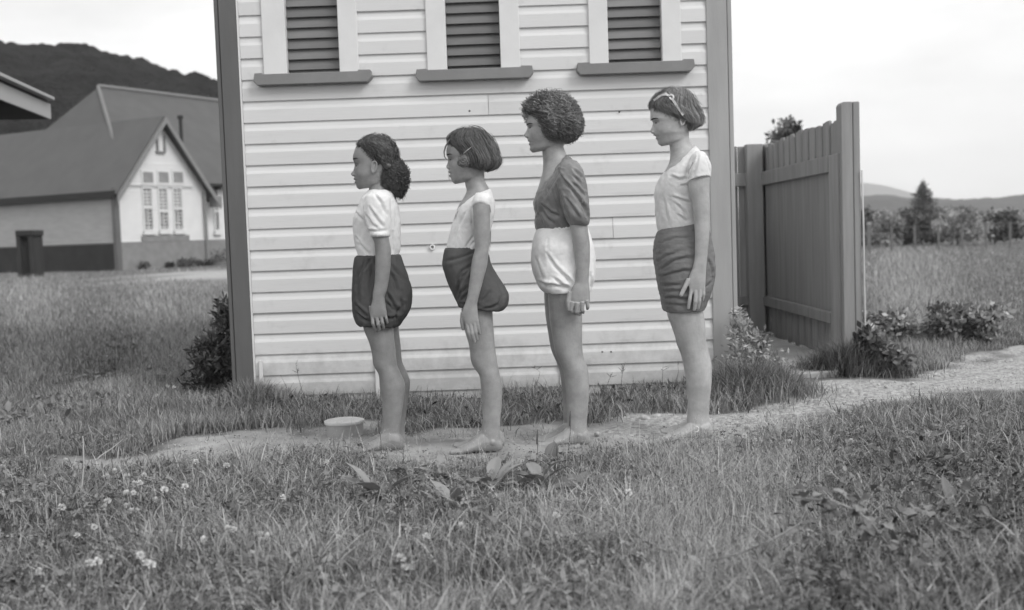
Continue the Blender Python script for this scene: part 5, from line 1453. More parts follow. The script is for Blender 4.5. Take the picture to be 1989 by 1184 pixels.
def on_head(x, y, off=0.0):
    # near side of the hair at a picture point: half width of the cap there
    rows = np.array(cap4, float); mid = (rows[:, 1] + rows[:, 3]) / 2
    f, bk, w_ = np.interp(y, mid, rows[:, 0]), np.interp(y, mid, rows[:, 2]), np.interp(y, mid, rows[:, 4])
    u = (x - (f + bk) / 2) / ((bk - f) / 2 + 1e-6)
    return at_y(x, y, Y4 - w_ * math.sqrt(max(0.0, 1 - u * u)) - 0.007 - off)
rb = ribbon([on_head(1301 + 26 * t / 9, 185 + 38 * t / 9) for t in range(10)], .0105)
rb.add(ribbon([on_head(1301 - 8 * t / 5, 185 - 9 * t / 5 if t < 5 else 174) for t in range(5)], .0105).v, ribbon([on_head(1301 - 8 * t / 5, 185 - 9 * t / 5 if t < 5 else 174) for t in range(5)], .0105).f)
rr_ = rb.build('ribbon', M_rib, r4)
bow = ribbon([on_head(1300, 186, .006), on_head(1295, 183, .012), on_head(1288, 183.5, .014), on_head(1280, 187, .012), on_head(1270.5, 194.5, .008)], .0095)
bow.add(*(lambda b: (b.v, b.f))(ribbon([on_head(1299, 186, .006), on_head(1293, 181, .014), on_head(1287, 178, .016), on_head(1281, 175.5, .018)], .008)))
bow.add(*(lambda b: (b.v, b.f))(ribbon([on_head(1299, 186, .008), on_head(1303, 183, .014), on_head(1307.5, 185, .018), on_head(1308.5, 190, .017), on_head(1305, 193.5, .012), on_head(1301, 189, .008)], .007)))
bow.build('bow', M_rib, rr_)
bc = at_y(1352, 833, Y4 - .072 - .055)
rr_a = MB()
rr_a.tube([bc + 0.013 * np.array([math.cos(a), 0.0, math.sin(a)]) for a in np.linspace(-2.2, 1.9, 9)], .0022, 6)
rr_a.build('anklet', mat('bright_metal', 0.75, rough=0.25), r4, smooth=True)
# ------------------------------------------------------------------ grass and weeds
M_grass = leaf_mat('grass_blades', 0.07, 0.66, 0.30, 0.5)
M_clover = leaf_mat('clover_leaves', 0.09, 0.38, 0.25, 0.55)
M_straw = leaf_mat('dry_stalks', 0.30, 0.52, 0.15, 0.7)
M_leaf = leaf_mat('broad_leaves', 0.12, 0.33, 0.22, 0.38)
M_darkleaf = leaf_mat('dark_leaves', 0.035, 0.20, 0.15, 0.55)
M_paleleaf = leaf_mat('pale_leaves', 0.12, 0.55, 0.25, 0.5)
M_stem = mat('green_stem', 0.13, rough=0.7)
M_cane = mat('cane', 0.30, rough=0.7)
M_bark = mat('bark', 0.10, rough=0.95, var=0.3, scale=6, bump=0.5)
M_petal = leaf_mat('white_petals', 0.45, 0.80, 0.2, 0.7)

def blade_arrays(P, h, w, lean, head, tint, levels=4):
    n = len(P)
    ts = {4: (0, .38, .72, 1.0), 3: (0, .5, 1.0), 2: (0, 1.0)}[levels]
    ws = {4: (.8, 1.0, .62, 0), 3: (1.0, .7, 0), 2: (1.0, 0)}[levels]
    dx, dy = np.cos(head), np.sin(head)
    tw = RNG.uniform(-0.7, 0.7, n)
    sx, sy = -np.sin(head + tw), np.cos(head + tw)
    V = []
    for t, wf in zip(ts, ws):
        r = lean * h * t ** 1.8; z = h * t * np.sqrt(np.maximum(0.05, 1 - (0.55 * lean * t) ** 2))
        cx, cy, cz = P[:, 0] + dx * r, P[:, 1] + dy * r, P[:, 2] + z
        if wf == 0: V.append(np.stack([cx, cy, cz], 1)[:, None])
        else: V.append(np.stack([np.stack([cx - sx * w * wf / 2, cy - sy * w * wf / 2, cz], 1), np.stack([cx + sx * w * wf / 2, cy + sy * w * wf / 2, cz], 1)], 1))
    V = np.concatenate(V, 1); k = V.shape[1]
    b = (np.arange(n) * k)[:, None]
    q = [b + np.array([[2 * i, 2 * i + 1, 2 * i + 3, 2 * i + 2]]) for i in range(levels - 2)]
    tr = b + np.array([[k - 3, k - 2, k - 1]])
    return V.reshape(-1, 3), (np.concatenate(q) if q else None), tr, np.repeat(tint, k)
def grass_obj(name, P, h, w, lean, head, tint, levels, m):
    V, q, t, ti = blade_arrays(P, h, w, lean, head, tint, levels)
    me = raw_mesh(name, V, quads=q, tris=t, tint=ti)
    return tag(link(name, me, m, kind='stuff'))
def with_z(xy, sink=0.006):
    return np.column_stack([xy, gz(xy[:, 0], xy[:, 1]) - sink])
def noise_at(xy, s, seed=0.0):
    return np.array([mnoise.noise(Vector((x * s, y * s, seed))) for x, y in xy])
def px_of(X, Y):
    v = np.stack([X, Y, np.zeros_like(X) - CAM_H], 1)
    z = v @ _d
    return PCX + FPX * (v @ _r) / z, PCY - FPX * (v @ _u) / z
def sample_view(n, y0, y1, px0, px1):                         # even in the picture: thins out with distance
    iy = RNG.uniform(1 / y1, 1 / y0, n); Y = 1 / iy
    px = RNG.uniform(px0, px1, n)
    return np.stack([(px - PCX) / FPX * Y, Y], 1)
def inside_shed(xy):
    return ((xy[:, 0] > XL_out - 0.02) & (xy[:, 0] < XR_out + 0.02) & (xy[:, 1] > WY - 0.05) & (xy[:, 1] < WY + 3.8)) | in_poly(xy[:, 0], xy[:, 1], [(a, b_ + (0.04 if b_ < 7 else 0)) for a, b_ in sp])

# foreground turf
xy = np.concatenate([sample_view(30000, 2.45, 5.7, -160, 2150), np.stack([RNG.uniform(-3.0, 3.0, 100000), RNG.uniform(2.3, 5.6, 100000)], 1)])
xy = xy[np.abs(xy[:, 0]) < xy[:, 1] * 0.50 + 0.35]
nz_ = noise_at(xy, 3.2)
d_ = poly_dist(xy[:, 0], xy[:, 1], DIRT) + nz_ * 0.22 + 0.12 * RNG.normal(0, 1, len(xy)) * (RNG.uniform(0, 1, len(xy)) < .35)
cl = noise_at(xy, 2.3, 5.0); cl2 = noise_at(xy, 7.0, 9.0)
pxs, pys = px_of(xy[:, 0], xy[:, 1])
plant_zone = np.exp(-(((pxs - 900) / 230) ** 2 + ((pys - 950) / 55) ** 2))
keep = ((pxs > 520) | (RNG.uniform(0, 1, len(xy)) > (xy[:, 1] - 4.6) / 1.1)) & (d_ < -0.02) & (RNG.uniform(0, 1, len(xy)) < (1 - 0.6 * plant_zone) * np.clip(0.72 + 0.6 * cl2, 0.25, 1)) & ~inside_shed(xy) & ((pys > 800) | (pxs < 480) | ((pxs > 1560) & (pys > 735)))
xy, d_, cl, cl2, pxs, pys, plant_zone = [a[keep] for a in (xy, d_, cl, cl2, pxs, pys, plant_zone)]
n = len(xy)
edge = np.clip(-d_ / 0.30, 0.35, 1)
fine_ = np.clip((pxs - 1150) / 150, 0, 1) * np.clip((1620 - pxs) / 150, 0, 1)
h = (0.055 + 0.085 * RNG.beta(1.7, 3, n)) * (1 + 0.65 * cl + 0.35 * cl2) * (0.55 + 0.45 * edge) * (1 + 0.25 * fine_) * (1 + 0.15 * np.clip((pxs - 1550) / 200, 0, 1))
h = h * (1 - 0.35 * plant_zone)
w = (0.0018 + 0.0062 * RNG.beta(1.2, 2.4, n)) * (1 - 0.5 * fine_)
lean = RNG.beta(2, 1.8, n) * 1.5
tint = np.clip(0.40 + 0.26 * RNG.normal(0, 1, n) + 0.22 * cl + 0.16 * fine_ - 0.14 * np.clip((pxs - 1500) / 250, 0, 1) - 0.10 * np.clip((600 - pxs) / 400, 0, 1), 0.02, 1)  # blades darker toward both sides: corner light falloff put into the tint
grass_obj('grass', with_z(xy), np.clip(h, 0.02, 0.26), w, lean, RNG.uniform(0, 6.28, n), tint, 4, M_grass)

# the same turf carried on past the picture's edges
xy = np.stack([RNG.uniform(-5.2, 5.2, 60000), RNG.uniform(2.0, 6.4, 60000)], 1)
d_ = poly_dist(xy[:, 0], xy[:, 1], DIRT) + noise_at(xy, 3.2) * 0.2
xy = xy[(np.abs(xy[:, 0]) > xy[:, 1] * 0.50 + 0.30) & (d_ < -.02) & ~inside_shed(xy)]
n = len(xy); cl = noise_at(xy, 2.3, 5.0)
grass_obj('grass', with_z(xy), np.clip((0.055 + 0.085 * RNG.beta(1.7, 3, n)) * (1 + .6 * cl), .02, .25), RNG.uniform(.003, .008, n), RNG.beta(2, 1.8, n) * 1.5, RNG.uniform(0, 6.28, n), np.clip(.38 + .25 * RNG.normal(0, 1, n) + .2 * cl, .02, 1), 3, M_grass)

# strip along the foot of the wall, corner tufts and sparse growth on the trodden earth
xy = np.stack([RNG.uniform(XL_out - 0.7, 1.55, 40000), RNG.uniform(5.2, 6.66, 40000)], 1)
d_ = poly_dist(xy[:, 0], xy[:, 1], DIRT) + noise_at(xy, 3.2) * 0.22 + 0.10 * RNG.normal(0, 1, len(xy)) * (RNG.uniform(0, 1, len(xy)) < .35)
xy = xy[(d_ < 0.0) & ~inside_shed(xy) & (xy[:, 1] > 5.45) & (RNG.uniform(0, 1, len(xy)) < np.clip(.5 + 1.3 * noise_at(xy, 6., 3.), .12, 1))]
n = len(xy); cl = noise_at(xy, 3.0, 2.0)
wall_d = np.clip((WY - xy[:, 1]) / 0.5, 0, 1)
h = (0.04 + 0.085 * RNG.beta(1.6, 3, n)) * (1 + 0.8 * cl)
grass_obj('grass', with_z(xy), np.clip(h, 0.02, 0.2), RNG.uniform(0.003, 0.0075, n), RNG.beta(2, 2, n) * 1.25, RNG.uniform(0, 6.28, n), np.clip(0.32 + 0.2 * RNG.normal(0, 1, n) + 0.2 * cl, 0.02, 1), 4, M_grass)
xy = np.stack([RNG.uniform(-3.2, 2.9, 16000), RNG.uniform(4.3, 7.8, 16000)], 1)
d_ = poly_dist(xy[:, 0], xy[:, 1], DIRT); g_ = poly_dist(xy[:, 0], xy[:, 1], GRAVEL)
xy = xy[(d_ > -0.02) & (noise_at(xy, 4.5, 3.0) > np.where(g_ > 0, 0.24, 0.12)) & ~inside_shed(xy)]
n = len(xy)
grass_obj('grass', with_z(xy), RNG.uniform(0.012, 0.05, n), RNG.uniform(0.002, 0.004, n), RNG.beta(2, 2, n) * 1.4, RNG.uniform(0, 6.28, n), RNG.uniform(0.1, 0.7, n), 3, M_grass)

# rough grass of the field on the left and of the paddock on the right
for (y0, y1, p0, p1, cnt) in ((5.2, 48, -420, 470, 112000), (7.2, 40, 1480, 2450, 76000)):
    xy = sample_view(cnt, y0, y1, p0, p1)
    d_ = poly_dist(xy[:, 0], xy[:, 1], DIRT) + noise_at(xy, 3.2) * 0.16
    e_ = poly_dist(xy[:, 0], xy[:, 1], PATH)
    rel = np.stack([xy[:, 0] - SC[0], xy[:, 1] - SC[1]], 1)
    in_school = (rel @ SV[:2] > -0.2) & (rel @ SU[:2] > -0.2)
    xy = xy[(d_ < -0.02) & (e_ < 0.1) & ~inside_shed(xy) & ~in_school & ~((xy[:, 0] > XR_out) & (xy[:, 0] < FX + 0.15) & (xy[:, 1] < FY1 + 0.1) & (xy[:, 1] > 7))]
    n = len(xy); s = np.clip(xy[:, 1] / 5.0, 1, 5)
    cl = noise_at(xy / np.maximum(1, xy[:, 1:2] / 8), 1.7, 4.0)
    h = (0.035 + 0.075 * RNG.beta(2, 3.2, n)) * (1 + 0.9 * cl) * s ** 0.40
    grass_obj('grass', with_z(xy), np.clip(h, 0.03, 0.5), RNG.uniform(0.003, 0.0065, n) * s ** 0.62, RNG.beta(2, 2.2, n) * 1.2, RNG.uniform(0, 6.28, n), np.clip(0.41 + 0.22 * RNG.normal(0, 1, n) + 0.27 * cl, 0.02, 1), 3, M_grass)

# clover and small broad leaves in the turf
def trefoils(n, xy, hh, r, tint, m, name):
    V, Q, T = [], [], []
    a0 = RNG.uniform(0, 6.28, n); tx, ty = RNG.normal(0, 0.35, n), RNG.normal(0, 0.35, n)
    zc = gz(xy[:, 0], xy[:, 1]) + hh
    base = np.stack([xy[:, 0], xy[:, 1], zc], 1)
    allV = []
    for k in range(3):
        a = a0 + k * 2.094
        ux, uy = np.cos(a), np.sin(a)
        def pt(l, s):
            x = r * (ux * l - uy * s); y = r * (uy * l + ux * s)
            return base + np.stack([x, y, x * tx + y * ty + 0.15 * r * abs(s) - 0.10 * r * l], 1)
        allV += [pt(0.05, 0), pt(0.62, -0.42), pt(1.0, 0.0), pt(0.62, 0.42)]
    V = np.stack(allV, 1)
    b = (np.arange(n) * 12)[:, None]
    Q = np.concatenate([b + np.array([[4 * k, 4 * k + 1, 4 * k + 2, 4 * k + 3]]) for k in range(3)])
    me = raw_mesh(name, V.reshape(-1, 3), quads=Q, tint=np.repeat(tint, 12))
    return link(name, me, m, kind='stuff')
xy = np.stack([RNG.uniform(-3.0, 3.0, 52000), RNG.uniform(2.35, 5.5, 52000)], 1)
xy = xy[(np.abs(xy[:, 0]) < xy[:, 1] * 0.5 + 0.3) & (poly_dist(xy[:, 0], xy[:, 1], DIRT) < -0.06) & (noise_at(xy, 2.6, 7.0) > RNG.uniform(-0.45, 0.35, len(xy)))]
pp_, qq_ = px_of(xy[:, 0], xy[:, 1])
xy = xy[((qq_ > 810) | (pp_ < 480) | ((pp_ > 1560) & (qq_ > 735))) & ~inside_shed(xy)]
n = len(xy)
trefoils(n, xy, RNG.uniform(0.015, 0.085, n), RNG.uniform(0.006, 0.0165, n), np.clip(RNG.normal(0.42, 0.24, n), 0, 1), M_clover, 'clover')

# taller flowering stems and fine panicles standing above the turf
n0 = 5200
xy = sample_view(n0, 2.5, 4.75, -100, 2100)
pxs, pys = px_of(xy[:, 0], xy[:, 1])
wgt = 0.10 + 0.9 * np.exp(-(((pxs - 1400) / 170) ** 2 + ((pys - 960) / 110) ** 2)) + 0.35 * np.exp(-(((pxs - 1000) / 380) ** 2 + ((pys - 910) / 40) ** 2))
k_ = (RNG.uniform(0, 1, n0) < wgt) & (poly_dist(xy[:, 0], xy[:, 1], DIRT) < -.03)
xy = xy[k_]; n = len(xy)
P = with_z(xy)
hh = RNG.uniform(.10, .24, n)
le, hd = RNG.beta(1.5, 3, n) * .8, RNG.uniform(0, 6.28, n)
grass_obj('tall_grass', P, hh, RNG.uniform(.0011, .0019, n), le, hd, RNG.uniform(.45, 1, n), 4, M_grass)
tipx = P + np.stack([np.cos(hd) * le * hh, np.sin(hd) * le * hh, hh * np.sqrt(np.maximum(.05, 1 - (.55 * le) ** 2))], 1)
m_ = 9
C = np.repeat(tipx, m_, 0) - np.stack([RNG.normal(0, .010, n * m_), RNG.normal(0, .010, n * m_), RNG.uniform(-.004, .055, n * m_)], 1)
grass_obj('grass_seed', C, RNG.uniform(.004, .012, n * m_), RNG.uniform(.0012, .0028, n * m_), RNG.uniform(0, 1.4, n * m_), RNG.uniform(0, 6.28, n * m_), RNG.uniform(.4, 1, n * m_), 2, M_straw)
# dark low creepers thick in the lower right corner, and small broad leaves everywhere
def loose_leaves(name, n, y0, y1, p0, p1, size, zlo, zhi, tm, m, keep=None, seed=0):
    r = np.random.default_rng(seed)
    xy = sample_view(n, y0, y1, p0, p1)
    pxs, pys = px_of(xy[:, 0], xy[:, 1])
    k_ = (poly_dist(xy[:, 0], xy[:, 1], DIRT) < -.05) & ~inside_shed(xy)
    if keep is not None: k_ &= r.uniform(0, 1, n) < keep(pxs, pys, xy)
    xy = xy[k_]; n = len(xy)
    P = with_z(xy); P[:, 2] += r.uniform(zlo, zhi, n)
    a = r.uniform(0, 6.28, n); e = r.normal(.15, .5, n)
    A = np.stack([np.cos(a) * np.cos(e), np.sin(a) * np.cos(e), np.sin(e)], 1)
    B = np.cross(A, np.array([0, 0, 1.0]) + r.normal(0, .4, (n, 3))); B /= np.linalg.norm(B, axis=1)[:, None]
    N_ = np.cross(B, A)
    s_ = size * r.uniform(.5, 1.4, n)[:, None]
    V = np.stack([P, P + A * s_ * .3 - B * s_ * .24 + N_ * s_ * .06, P + A * s_ * .72 - B * s_ * .20 + N_ * s_ * .05, P + A * s_ - N_ * s_ * .12, P + A * s_ * .72 + B * s_ * .20 + N_ * s_ * .05, P + A * s_ * .3 + B * s_ * .24 + N_ * s_ * .06, P + A * s_ * .5], 1)
    b = (np.arange(n) * 7)[:, None]
    t = np.concatenate([b + np.array([[6, i, (i + 1) % 6]]) for i in range(6)])
    ti = np.clip(tm + .25 * r.normal(0, 1, n), 0, 1)
    tag(link(name, raw_mesh(name, V.reshape(-1, 3), tris=t, tint=np.repeat(ti, 7)), m, kind='stuff'))
loose_leaves('creeper', 8000, 2.5, 4.6, 1480, 2150, .030, .01, .11, .26, M_darkleaf, lambda px, py, xy: np.clip((px - 1500) / 260, 0, 1) * np.clip((py - 800) / 120, 0.1, 1) * np.clip(.7 + .8 * noise_at(xy, 3, 1.), .1, 1), 1)
loose_leaves('small_weeds', 9000, 2.5, 4.8, -100, 1650, .030, .01, .085, .45, M_leaf, lambda px, py, xy: np.clip(.25 + 1.1 * noise_at(xy, 3.5, 8.), .03, 1), 2)
loose_leaves('small_weeds', 5000, 2.5, 4.9, -150, 620, .026, .01, .08, .40, M_darkleaf, lambda px, py, xy: np.clip(.45 + .9 * noise_at(xy, 3.0, 4.), .05, 1) * np.clip((620 - px) / 350, 0, 1), 3)  # dark leaves added at lower left, standing in for corner light falloff
loose_leaves('small_weeds', 5000, 5.8, 13, -150, 450, .050, .01, .07, .30, M_leaf, lambda px, py, xy: np.clip(2.2 * noise_at(xy, 1.3, 6.) - .1, 0, 1), 4)
loose_leaves('small_weeds', 5000, 5.0, 6.7, 430, 1450, .034, .005, .06, .40, M_darkleaf, lambda px, py, xy: np.clip(.4 + 1.1 * noise_at(xy, 4., 5.), .03, 1) * (xy[:, 1] > 5.5), 6)
# dry straws lying in the turf
n = 1300
xy = sample_view(n, 2.6, 6.2, -50, 2050)
xy = xy[~inside_shed(xy)]; n = len(xy)
P = with_z(xy); P[:, 2] += RNG.uniform(0.01, 0.07, n)
grass_obj('straw', P, RNG.uniform(0.04, 0.13, n), RNG.uniform(0.0012, 0.0026, n), RNG.uniform(0.9, 1.9, n), RNG.uniform(0, 6.28, n), RNG.uniform(0, 1, n), 4, M_straw)

# ------------------------------------------------------------------ single plants
def leaf_shape(L_, W_, bend=0.5, ribs=5, n=7, stalk=0.22, wave=0.0, seed=0):
    r = np.random.default_rng(seed)
    V, F = [], []
    nc = ribs * 2 - 1 if ribs > 1 else 3
    ph = r.uniform(0, 6.28)
    for i in range(n):
        t = i / (n - 1)
        u = max(0, (t - stalk) / (1 - stalk))
        wd = W_ * (0.10 if t <= stalk else 0.10 + 0.90 * math.sin(math.pi * min(1, u ** 0.8)) ** 0.8) * (1 if t < 0.999 else 0.04)
        x = L_ * (math.sin(bend * t) / bend if bend else t); z = L_ * ((1 - math.cos(bend * t)) / bend if bend else 0)
        for k in range(nc):
            s = k / (nc - 1) * 2 - 1
            zz = -z + 0.10 * wd * abs(s) * 2 + (0.055 * wd if k % 2 else 0) + wave * wd * math.sin(t * 9 + ph + s * 2)
            V.append((x, s * wd / 2, zz))
    for i in range(n - 1):
        for k in range(nc - 1):
            F.append((i * nc + k, i * nc + k + 1, (i + 1) * nc + k + 1, (i + 1) * nc + k))
    return V, F
def leaf_obj(parent, origin, L_, W_, az, el, bend, m, tint, ribs=5, wave=0.04, seed=0, name='leaf', stalk=0.22):
    V, F = leaf_shape(L_, W_, bend, ribs, 7, stalk, wave, seed)
    me = raw_mesh(name, V, faces=F, tint=np.full(len(V), tint), smooth=True)
    o = link(name, me, m, parent, origin)
    o.rotation_euler = (RNG.normal(0, 0.25), -el, az)
    return o
def plantain(px, py, nl, L0, label, stalks=()):
    c = at_z(px, py, 0.01)
    t = thing('plantain_plant', label, 'weed', c, 'broad ribbed weeds in the trodden turf')
    for i in range(nl):
        leaf_obj(t, c + np.array([RNG.normal(0, .008), RNG.normal(0, .008), 0.01]), L0 * RNG.uniform(0.7, 1.25), L0 * RNG.uniform(0.26, 0.40), i * 6.283 / nl + RNG.normal(0, .35), RNG.uniform(0.35, 1.25), RNG.uniform(0.5, 1.2), M_leaf, RNG.uniform(0.25, 0.95), 5, 0.05, int(px + i))
    for (x0, y0, x1, y1) in stalks:
        a = at_z(x0, y0, 0.02); b_ = at_y(x1, y1, a[1] + 0.01)
        k = MB().tube([a, (a + b_) / 2 + np.array([.004, 0, 0]), b_], .0016, 5).tube([a + (b_ - a) * .66, a + (b_ - a) * .72, a + (b_ - a) * .9, b_ + (b_ - a) * .03], [.002, .0036, .0036, .0012], 6)
        k.build('seed_stalk', M_bark, t, smooth=True)
    return t
plantain(742, 985, 10, .19, 'largest ribbed plantain rosette, in the grass below the feet of the first person')
plantain(805, 935, 7, .145, 'plantain with one tall pale leaf below the first person', ((741, 893, 735, 816),))
plantain(862, 945, 8, .13, 'plantain rosette just below the feet of the second person')
plantain(880, 995, 8, .14, 'dark leaved plantain in front of the second person')
plantain(958, 955, 8, .15, 'flat leaning plantain between the second and third persons')
plantain(1052, 945, 8, .15, 'plantain with a broad upright striped leaf and seed spikes below the third person', ((1041, 915, 1044, 836), (1081, 922, 1082, 868), (1104, 880, 1108, 800)))
plantain(1130, 955, 7, .12, 'small plantain in the turf below the heels of the third person')
dk = thing('dock_seedling', 'dark rounded dock leaf standing at the edge of the trodden earth', 'weed', at_z(1070, 903, 0.0))
for i, (az, el) in enumerate(((1.2, 1.2), (3.0, 0.9), (-0.4, 0.7))):
    leaf_obj(dk, at_z(1070, 903, 0.01), .105 if i == 0 else .07, .062 if i == 0 else .04, az, el, 0.35, M_darkleaf, 0.75, 3, .05, i)
lab_r = ['long leaved dock plant in the tall grass at the right edge', 'dock plant with one pale upright leaf right of the gravel', 'low dock plant amid the grass below the gravel path', 'dock plant at the lower right corner among bramble leaves']
for k, (px, py, nl, L0) in enumerate(((1800, 872, 9, .15), (1690, 885, 7, .12), (1560, 905, 6, .10), (1860, 1010, 9, .15))):
    c = at_z(px, py, 0.01)
    t = thing('dock_plant', lab_r[k], 'weed', c, 'dock plants on the right')
    for i in range(nl):
        leaf_obj(t, c + np.array([RNG.normal(0, .01), RNG.normal(0, .01), 0.01]), L0 * RNG.uniform(.7, 1.2), L0 * RNG.uniform(.14, .24), i * 6.283 / nl + RNG.normal(0, .6), RNG.uniform(.35, 1.3), RNG.uniform(.5, 1.4), M_darkleaf if i % 3 else M_leaf, RNG.uniform(.4, 1), 3, .06, i + k * 20)

# bramble cane arching over the lower right grass
bp_ = [at_z(x, y, z) for x, y, z in ((1740, 1080, .03), (1716, 1046, .12), (1690, 1012, .19), (1660, 990, .23), (1618, 972, .25), (1565, 968, .24), (1518, 962, .20))]
br = thing('bramble', 'trailing bramble cane with toothed leaves over the lower right grass', 'bramble', bp_[0])
MB().tube(bp_, [.0035, .0034, .0032, .003, .0028, .0025, .0018], 6).build('cane', M_cane, br, smooth=True)
MB().tube([at_z(x, y, z) for x, y, z in ((1380, 1090, .05), (1440, 1074, .13), (1490, 1052, .17), (1530, 1030, .15), (1555, 1015, .10))], [.0025, .0024, .0022, .0018, .001], 5).build('cane', M_cane, br, smooth=True)
for i in range(110):
    if i < 45:
        k = RNG.uniform(0, len(bp_) - 1.01); j = int(k); o_ = bp_[j] * (1 - k + j) + bp_[j + 1] * (k - j)
        o_ = o_ + np.array([RNG.normal(0, .02), RNG.normal(0, .02), RNG.normal(0, .012)])
    else:
        o_ = at_z(RNG.uniform(1540, 1930), RNG.uniform(905, 1120), RNG.uniform(.04, .16))
    leaf_obj(br, o_, RNG.uniform(.035, .062), RNG.uniform(.022, .036), RNG.uniform(0, 6.28), RNG.uniform(-.3, .7), RNG.uniform(.3, 1.0), M_darkleaf if i % 4 else M_leaf, RNG.uniform(.35, 1), 3, .10, i)

# white clover heads
def clover_head():
    r = np.random.default_rng(3); V, F, T, MI = [], [], [], []
    def petal(d, l, w_, tn):
        a = np.cross(d, [.3, .5, .8]); a /= np.linalg.norm(a); b0 = len(V)
        V.extend([tuple(d * .002), tuple(d * l * .7 - a * w_), tuple(d * l), tuple(d * l * .7 + a * w_)]); F.append((b0, b0 + 1, b0 + 2, b0 + 3)); T.extend([tn] * 4); MI.append(0)
    for k in range(46):
        u = r.uniform(-.45, 1); a = r.uniform(0, 6.28); s_ = math.sqrt(1 - u * u)
        petal(np.array([s_ * math.cos(a), s_ * math.sin(a), u]), .0105 * r.uniform(.8, 1.1), .0024, r.uniform(.3, 1))
    b0 = len(V)
    for z in (0, -.075):
        for k in range(4):
            V.append((.0011 * math.cos(k * 1.571) + .01 * (z < 0), .0011 * math.sin(k * 1.571), z)); T.append(.1)
    for k in range(4): F.append((b0 + k, b0 + (k + 1) % 4, b0 + 4 + (k + 1) % 4, b0 + 4 + k)); MI.append(1)
    me = raw_mesh('clover_flower', V, faces=F, tint=T)
    me.materials.append(M_petal); me.materials.append(M_stem)
    me.polygons.foreach_set('material_index', MI); me.update()
    return me
cm = clover_head()
FLOW = [(128, 895), (224, 915), (206, 925), (247, 923), (279, 923), (272, 938), (262, 939), (319, 951), (246, 958), (259, 957), (359, 945), (380, 898), (440, 904), (209, 973), (203, 986), (246, 982), (256, 992), (267, 992), (183, 1023), (443, 1027), (454, 1029), (499, 1038), (508, 1041), (523, 1042), (397, 1048), (634, 898), (549, 966), (272, 1078), (214, 1084), (174, 1094), (189, 1091), (284, 1094), (293, 1097), (302, 971), (490, 1075), (77, 1110), (150, 1040), (120, 985), (828, 1042), (897, 1022), (779, 1084), (786, 1103), (1081, 1002), (1221, 956), (1403, 855), (1466, 855), (1653, 856), (1446, 846), (1535, 858), (305, 768), (250, 768), (325, 750), (338, 752), (290, 712), (370, 710), (330, 690)]
for i, (x, y) in enumerate(FLOW):
    z = .115 + .025 * RNG.uniform(-1, 1)
    p = at_z(x, y, z)
    o = link('clover_flower', cm, None, None, p)
    s_ = RNG.uniform(.9, 1.35) * (1.15 if y > 880 else 1.0); o.scale = (s_, s_, s_); o.rotation_euler = (RNG.normal(0, .3), RNG.normal(0, .3), RNG.uniform(0, 6.28))
    lab = 'white clover flower among the field grass left of the building' if y < 800 else ('white clover flower at the edge of the gravel on the right' if x > 1300 else ('white clover flower in the middle turf below the standing row' if x > 600 else 'white clover flower in the turf at the lower left'))
    tag(o, lab, 'flower', 'white clover flowers')

# bushes, shrubs, tufts
def leaf_cloud(n, centres, size, tint_m, tint_s, shape=0.45, up=0.0, seed=0, tocrown=0.0):
    # centres: list of (centre, radii, weight); leaves lie near the shell of each clump
    r = np.random.default_rng(seed)
    wts = np.array([c[2] for c in centres]); idx = r.choice(len(centres), n, p=wts / wts.sum())
    C = np.array([c[0] for c in centres])[idx]; R = np.array([c[1] for c in centres])[idx]
    d = r.normal(0, 1, (n, 3)); d /= np.linalg.norm(d, axis=1)[:, None]
    rad = r.uniform(0, 1, n) ** 0.45 * (1 + 0.16 * r.normal(0, 1, n))
    P = C + d * R * rad[:, None]
    P[:, 2] = np.maximum(P[:, 2], 0.01)
    a = r.normal(0, 1, (n, 3)) + d * 0.5 + np.array([0, 0, up]); a /= np.linalg.norm(a, axis=1)[:, None]
    b_ = np.cross(a, r.normal(0, 1, (n, 3))); b_ /= np.linalg.norm(b_, axis=1)[:, None]
    s = size * r.uniform(.55, 1.35, n)[:, None]
    V = np.stack([P, P + a * s * .55 - b_ * s * shape / 2, P + a * s, P + a * s * .55 + b_ * s * shape / 2], 1).reshape(-1, 3)
    ti = np.clip(tint_m + tint_s * r.normal(0, 1, n) + 0.25 * r.normal(0, 1, len(centres))[idx], 0, 1)
    q = np.arange(n * 4).reshape(-1, 4)
    return V, q, np.repeat(ti, 4)
def shrub(name, label, cat, base, clouds, m, stems, stem_r=.006, group=None, sm=None):
    t = thing(name, label, cat, base, group)
    Vs, Qs, Ts, k = [], [], [], 0
    for c in clouds:
        V, q, ti = leaf_cloud(**c); Vs.append(V); Qs.append(q + k); Ts.append(ti); k += len(V)
    V = np.concatenate(Vs)
    me = raw_mesh('foliage', V - np.array(base), quads=np.concatenate(Qs), tint=np.concatenate(Ts))
    link('foliage', me, m, t, np.array(base, float), 'stuff')
    for s_ in stems:
        MB().tube(s_, [stem_r * (1 - .7 * i / (len(s_) - 1)) for i in range(len(s_))], 6).build('stem' if stem_r < .03 else 'trunk', sm or M_bark, t, smooth=True)
    return t
def stems_to(base, tops):
    return [[np.array(base) + RNG.normal(0, .015, 3) * (1, 1, 0), (np.array(base) * .5 + np.array(t) * .5) + RNG.normal(0, .02, 3), np.array(t)] for t in tops]
